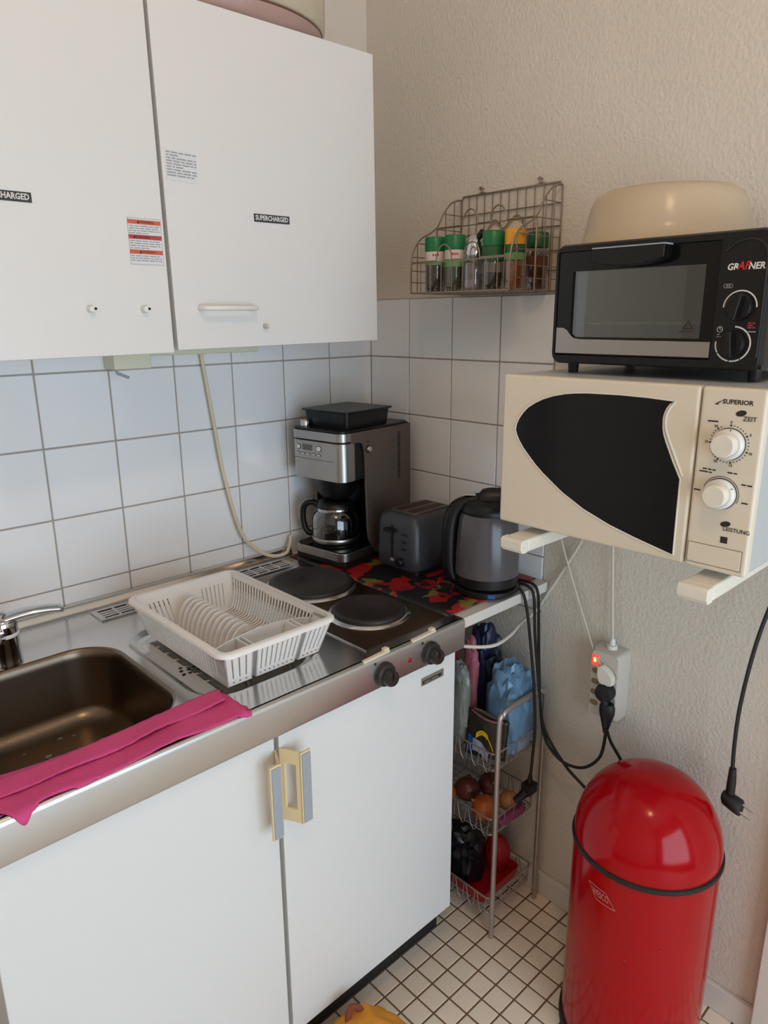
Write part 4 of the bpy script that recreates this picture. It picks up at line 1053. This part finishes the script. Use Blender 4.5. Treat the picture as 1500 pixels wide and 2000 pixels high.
b = MB(); b.lathe([(.010, 0), (.020, .001), (.0215, -.014), (.018, -.024), (0, -.026)], (SX - .002, -.824, .690), 'x', 24, cap=(True, False)); b.build('plug', 'rubber', c, angle=50)
MB().tube([(-.064, -.826, .684), (-.068, -.832, .655), (-.07, -.836, .622)], [.010, .0075, .005], 10).build('plug_neck', 'rubber', c)
c = cord('power_cable', 'black cord falling from the shelf behind the red bin to the lower black plug', [(-.12, -.48, .898), (-.095, -.575, .899), (-.088, -.625, .897), (-.085, -.642, .87), (-.085, -.650, .78), (-.08, -.667, .64), (-.07, -.680, .54), (-.062, -.735, .465), (-.060, -.79, .43), (-.045, -.85, .38), (-.03, -.90, .38), (-.035, -.905, .46), (-.055, -.877, .535), (-.066, -.852, .58), (-.072, -.842, .612)], .0037, 'cord_black')
b = MB(); b.loft([[(x, -.834 + y, z) for x, y, z in [(-.062 + .014 * cos(a) * s_, .018 * sin(a) * s_, zz) for a in [2 * pi * i / 14 for i in range(14)]]] for zz, s_ in ((.668, .8), (.66, 1.0), (.645, 1.0), (.625, .7), (.605, .42), (.595, .32))]); b.build('plug', 'rubber', c, angle=60)
c = cord('power_cable', 'black cord with black angled plug hanging loose into the wire trolley', [(-.16, -.47, .898), (-.125, -.58, .899), (-.118, -.625, .897), (-.112, -.640, .86), (-.105, -.650, .78), (-.10, -.664, .66), (-.098, -.672, .55), (-.10, -.671, .47), (-.10, -.668, .415)], .0037, 'cord_black')
b = MB(); b.tube([(-.10, -.668, .42), (-.101, -.668, .405), (-.102, -.667, .395)], [.0045, .007, .0085], 10).box(-.120, -.088, -.682, -.655, .372, .398); b.build('plug', 'rubber', c, bevel=.003)
b = MB(); b.tube([(-.112, -.665, .374), (-.135, -.650, .352)], [.012, .008], 10); b.build('plug_tail', 'rubber', c)
c = cord('power_cable', 'black oven cord with unplugged right-angled plug hanging on the right wall', [(-.040, -1.160, 1.455), (-.034, -1.204, 1.41), (-.03, -1.208, 1.25), (-.055, -1.15, 1.06), (-.075, -1.131, .965), (-.085, -1.121, .88), (-.085, -1.113, .78), (-.085, -1.113, .70), (-.085, -1.116, .645)], .0037, 'cord_black')
MB().tube([(-.085, -1.116, .655), (-.085, -1.117, .625), (-.085, -1.117, .60)], [.0065, .0085, .0085], 12).build('plug_neck', 'rubber', c)
b = MB(); b.loft([[(-.085 + x, y, z) for x, y, z in [(.017 * cos(a) * s_, yy_, .585 + dz + .016 * sin(a) * s_) for a in [2 * pi * i / 16 for i in range(16)]]] for yy_, s_, dz in ((-1.104, .6, .004), (-1.108, .9, .002), (-1.128, 1.0, -.004), (-1.139, 1.0, -.007), (-1.141, .9, -.008))]); b.build('plug', 'rubber', c, angle=60)
for dz in (-.005, .006): MB().tube([(-.085 + dz, -1.139, .577 + dz), (-.085 + dz, -1.160, .571 + dz)], .0022, 8).build('pin', 'chrome', c)
c = cord('power_cable', 'white cable sagging under the shelf and rising along the right wall', [(-.32, -.56, .812), (-.28, -.60, .800), (-.225, -.635, .795), (-.16, -.632, .797), (-.09, -.612, .800), (-.022, -.598, .80), (-.012, -.62, .84), (-.012, -.665, .92), (-.014, -.708, 1.0), (-.02, -.735, 1.06)], .004, 'cord_white', group='white cables')

# ============================================================ WIRE TROLLEY AND ITS LOAD
ca = thing('wire_trolley', 'narrow three-tier wire trolley between base cabinet and right wall', 'trolley', (-.125, -.49, 0))
XL, XR, YF, YB = -.217, -.034, -.655, -.33
for yv in (YF, YB):
    b = MB(); b.tube(curve([(XL, yv, 0), (XL, yv, .3), (XL, yv, .59), (XL + .012, yv, .618), (XL + .035, yv, .628), (XR - .035, yv, .628), (XR - .012, yv, .618), (XR, yv, .59), (XR, yv, .3), (XR, yv, 0)], 6), .0066, 10); b.build('leg_frame', 'cart_wire', ca)
for zb in (.465, .285, .055):
    x0, x1, y0, y1 = XL + .003, XR - .003, YF + .012, YB - .008; zt = zb + .048
    ring = lambda z, i=0: [(x, y, z) for x, y in rrect(x0 + i, x1 - i, y0 + i, y1 - i, .012, 3)]
    b = MB(); b.tube(ring(zt), .0022, 6, True); bk = b.build('basket_rim', 'cart_wire', ca)
    b = MB(); b.tube(ring(zb, .004), .0017, 5, True)
    for k in range(9):
        y = y0 + .01 + (y1 - y0 - .02) * k / 8
        for xx, xi in ((x0, x0 + .004), (x1, x1 - .004)):
            if k < 8:
                ym = y + (y1 - y0 - .02) / 16
                b.tube([(xx, y, zt), (xx - .001, y + .004, zb), (xx - .001, y + .010, zb - .006), (xx, ym + .003, zb + .004), (xx, ym + .012, zt)], .0013, 5)
    for k in range(13):
        y = y0 + .01 + (y1 - y0 - .02) * k / 12; b.tube([(x0 + .004, y, zb), (x1 - .004, y, zb)], .0014, 5)
    for k in range(9):
        x = x0 + .012 + (x1 - x0 - .024) * k / 8
        b.tube([(x, y0 + .002, zb), (x, y1 - .002, zb)], .0012, 5)
    for k in range(5):
        x = x0 + .012 + (x1 - x0 - .024) * k / 4; b.tube([(x, y0, zt), (x, y0 + .003, zb)], .0013, 5); b.tube([(x, y1, zt), (x, y1 - .003, zb)], .0013, 5)
    b.build('basket_wires', 'cart_wire', bk)
def lump(name, m, loc, dims, seed, label, cat, amp=.22, sub=4, grp=None, rz=0, flat=True):
    b = MB(); bmesh.ops.create_icosphere(b.bm, subdivisions=sub, radius=1)
    for v in b.bm.verts:
        p = v.co.copy(); q_ = Vector((p.x * dims[0], p.y * dims[1], p.z * dims[2])) * 26 + Vector((seed * 3.1, seed * 1.7, seed))
        n1 = noise.noise(q_); n2 = 1 - abs(noise.noise(q_ * 1.9)) * 2; n3 = 1 - abs(noise.noise(q_ * 4.3)) * 2
        f_ = 1 + amp * (n1 * .9 + n2 * .42 + n3 * .22)
        p = Vector((math.copysign(abs(p.x) ** .8, p.x), math.copysign(abs(p.y) ** .8, p.y), math.copysign(abs(p.z) ** .8, p.z)))
        v.co = Vector((p.x * f_ * dims[0], p.y * f_ * dims[1], max(p.z * f_, -.92) * dims[2]))
    b.bm.transform(Matrix.Translation(loc) @ Matrix.Rotation(rz, 4, 'Z'))
    o = b.build(name, m, angle=28)
    return tag(o, label, cat, grp)
Z1 = .467
lump('plastic_bag', 'bag_blue', (-.096, -.595, Z1 + .108), (.050, .046, .112), 3, 'crumpled light blue plastic bag on the top tier of the trolley', 'bag', .34)
lump('plastic_bag', 'bag_navy', (-.078, -.495, Z1 + .140), (.036, .038, .140), 8, 'dark navy bag standing behind the light blue bag on the trolley', 'bag', .3)
lump('plastic_bag', 'bag_pale', (-.095, -.628, Z1 + .030), (.044, .013, .030), 5, 'pale bluish plastic bag at the front edge of the top tier', 'bag', .25)
lump('plastic_bag', 'bag_clear', (-.190, -.515, Z1 + .112), (.018, .024, .108), 11, 'crinkled grey clear bag beside the cabinet on the trolley', 'bag', .3)
lump('snack_packet', 'packet_red', (-.168, -.450, Z1 + .160), (.022, .028, .158), 13, 'dark red packet at the back of the top tier', 'packet', .22)
lump('snack_packet', 'packet_pink', (-.136, -.500, Z1 + .130), (.013, .020, .124), 15, 'dusty pink packet between the grey bag and navy bag', 'packet', .34)
# dark pouch with a yellow chevron
dp = thing('dark_pouch', 'open dark brown pouch with yellow chevron at the front of the trolley', 'pouch', (-.185, -.59, Z1))
b = MB()
def po_(u, v, s):
    x = -.203 + .038 * u + .012 * v + s * (.010 * sin(pi * u) * (.5 + .5 * v)) + .003 * noise.noise((u * 5, v * 5, s * 3)); y = -.545 - .092 * u - s * .004 * sin(pi * u); z = Z1 + .004 + v * (.118 - .022 * u) + .004 * sin(u * 8) * v
    return (x, y, z)
b.grid(14, 10, lambda u, v: po_(u, v, -1)); b.grid(14, 10, lambda u, v: po_(u, v, 1)); b.build('pouch', 'bag_dark', dp, thick=.0012, angle=180)
def pq(pts): return [Vector(po_(u, v, -1)) + Vector((-.0028, -.0012, .0005)) for u, v in pts]
def strip(path, wdt, nm, m):
    b = MB()
    for (u0, v0), (u1, v1) in zip(path, path[1:]): b.face([b.bm.verts.new(v) for v in pq([(u0, v0), (u1, v1), (u1, v1 - wdt), (u0, v0 - wdt)])])
    return b.build(nm, m, dp, smooth=False)
strip([(.30, .54), (.38, .62), (.46, .68), (.54, .66), (.60, .60)], .13, 'chevron', 'packet_yellow')
strip([(.58, .62), (.64, .50), (.70, .36), (.74, .24)], .07, 'chevron', 'packet_yellow')
strip([(.22, .40), (.34, .40), (.46, .36), (.56, .27), (.64, .14)], .28, 'print_panel', 'bag_pale')
strip([(.06, .46), (.14, .44), (.22, .40)], .38, 'print_panel', 'packet_blue')
strip([(.10, 1.0), (.30, .98), (.50, .98), (.70, .98), (.90, 1.0)], .035, 'rim_edge', 'packet_pink')
Z2 = .287
def onion(x, y, r, m, label, seed, tilt=.4):
    t = thing('onion', label, 'onion', (x, y, Z2), group='onions in the middle tier')
    b = MB(); pr = [(r * sin(a) ** .95, r * (1 - .92 * cos(a)) * .97) for a in [pi * k / 14 for k in range(1, 13)]] + [(r * .26, r * 1.85), (r * .15, r * 1.92), (r * .11, r * 2.0)]
    b.lathe(pr, n=24)
    mm = Matrix.Translation((x, y, Z2 + r * .96 + .002)) @ Matrix.Rotation(seed, 4, 'Z') @ Matrix.Rotation(tilt, 4, 'Y') @ Matrix.Translation((0, 0, -r * .96))
    b.bm.transform(mm); b.build('bulb', m, t, angle=60)
    b = MB(); b.lathe([(r * .11, r * 1.98), (r * .08, r * 2.06), (r * .03, r * 2.12)], n=8); b.bm.transform(mm); b.build('stem', 'onion_pale', t)
onion(-.176, -.588, .033, 'onion', 'big orange-brown onion at the front of the middle tier', 2.2, 1.0)
onion(-.100, -.608, .026, 'onion_pale', 'small pale tan onion near the hanging plug', 1.0, .9)
onion(-.150, -.512, .034, 'onion_red', 'dark red onion behind the big orange-brown onion', .5, .8)
onion(-.195, -.478, .027, 'onion', 'brown onion against the cabinet side at the back of the middle tier', 3.6, .8)
onion(-.088, -.535, .030, 'onion_red', 'dark red onion behind the small pale onion', 4.2, .9)
lump('onion_net', 'net_purple', (-.125, -.633, Z2 + .012), (.05, .012, .0125), 21, 'crumpled purple net lying before the onions', 'net', .4)
Z3 = .057
tb = thing('red_tray', 'flat red plastic tray on the bottom tier', 'tray', (-.13, -.5, Z3))
b = MB(); L = [[(x, y, z) for x, y in rrect(-.206 + d, -.050 - d, -.618 + d, -.40 - d, .014, 4)] for z, d in ((Z3, .008), (Z3 + .034, 0), (Z3 + .034, .003), (Z3 + .004, .011))]
b.loft(L, (True, True)); b.build('tray_shell', 'red_box', tb, angle=40)
lump('bin_liner', 'bag_black', (-.150, -.50, Z3 + .075), (.040, .055, .070), 31, 'black plastic bag heaped in the red tray', 'bag', .4)
lump('red_packet', 'red_box', (-.075, -.56, Z3 + .052), (.024, .03, .048), 35, 'small bright red packet leaning in the tray by the wall', 'packet', .25)

# ============================================================ ORANGE BAG ON THE FLOOR
ob = thing('cloth_bag', 'mustard orange cloth bag on the floor before the base cabinet', 'bag', (-.705, -.722, 0))
b = MB(); bmesh.ops.create_icosphere(b.bm, subdivisions=5, radius=1)
for v in b.bm.verts:
    p = v.co.copy(); n1 = noise.noise(p * 1.6 + Vector((4, 2, 9))); n2 = 1 - abs(noise.noise(p * 2.4 + Vector((1, 7, 3)))) * 2
    f_ = 1 + .10 * n1 + .06 * n2
    v.co = Vector((p.x * f_ * .108, p.y * f_ * .088, max(.085 + p.z * f_ * .092, 0)))
b.bm.transform(Matrix.Translation((-.705, -.722, 0))); b.build('sack', 'yellow_cloth', ob, angle=70)
lp = curve([(-.712, -.690, .160), (-.702, -.676, .176), (-.688, -.672, .179), (-.676, -.678, .172), (-.670, -.690, .158)], 5)
b = MB(); b.tube(lp, .0065, 8); b.build('handle', 'brown_cloth', ob)
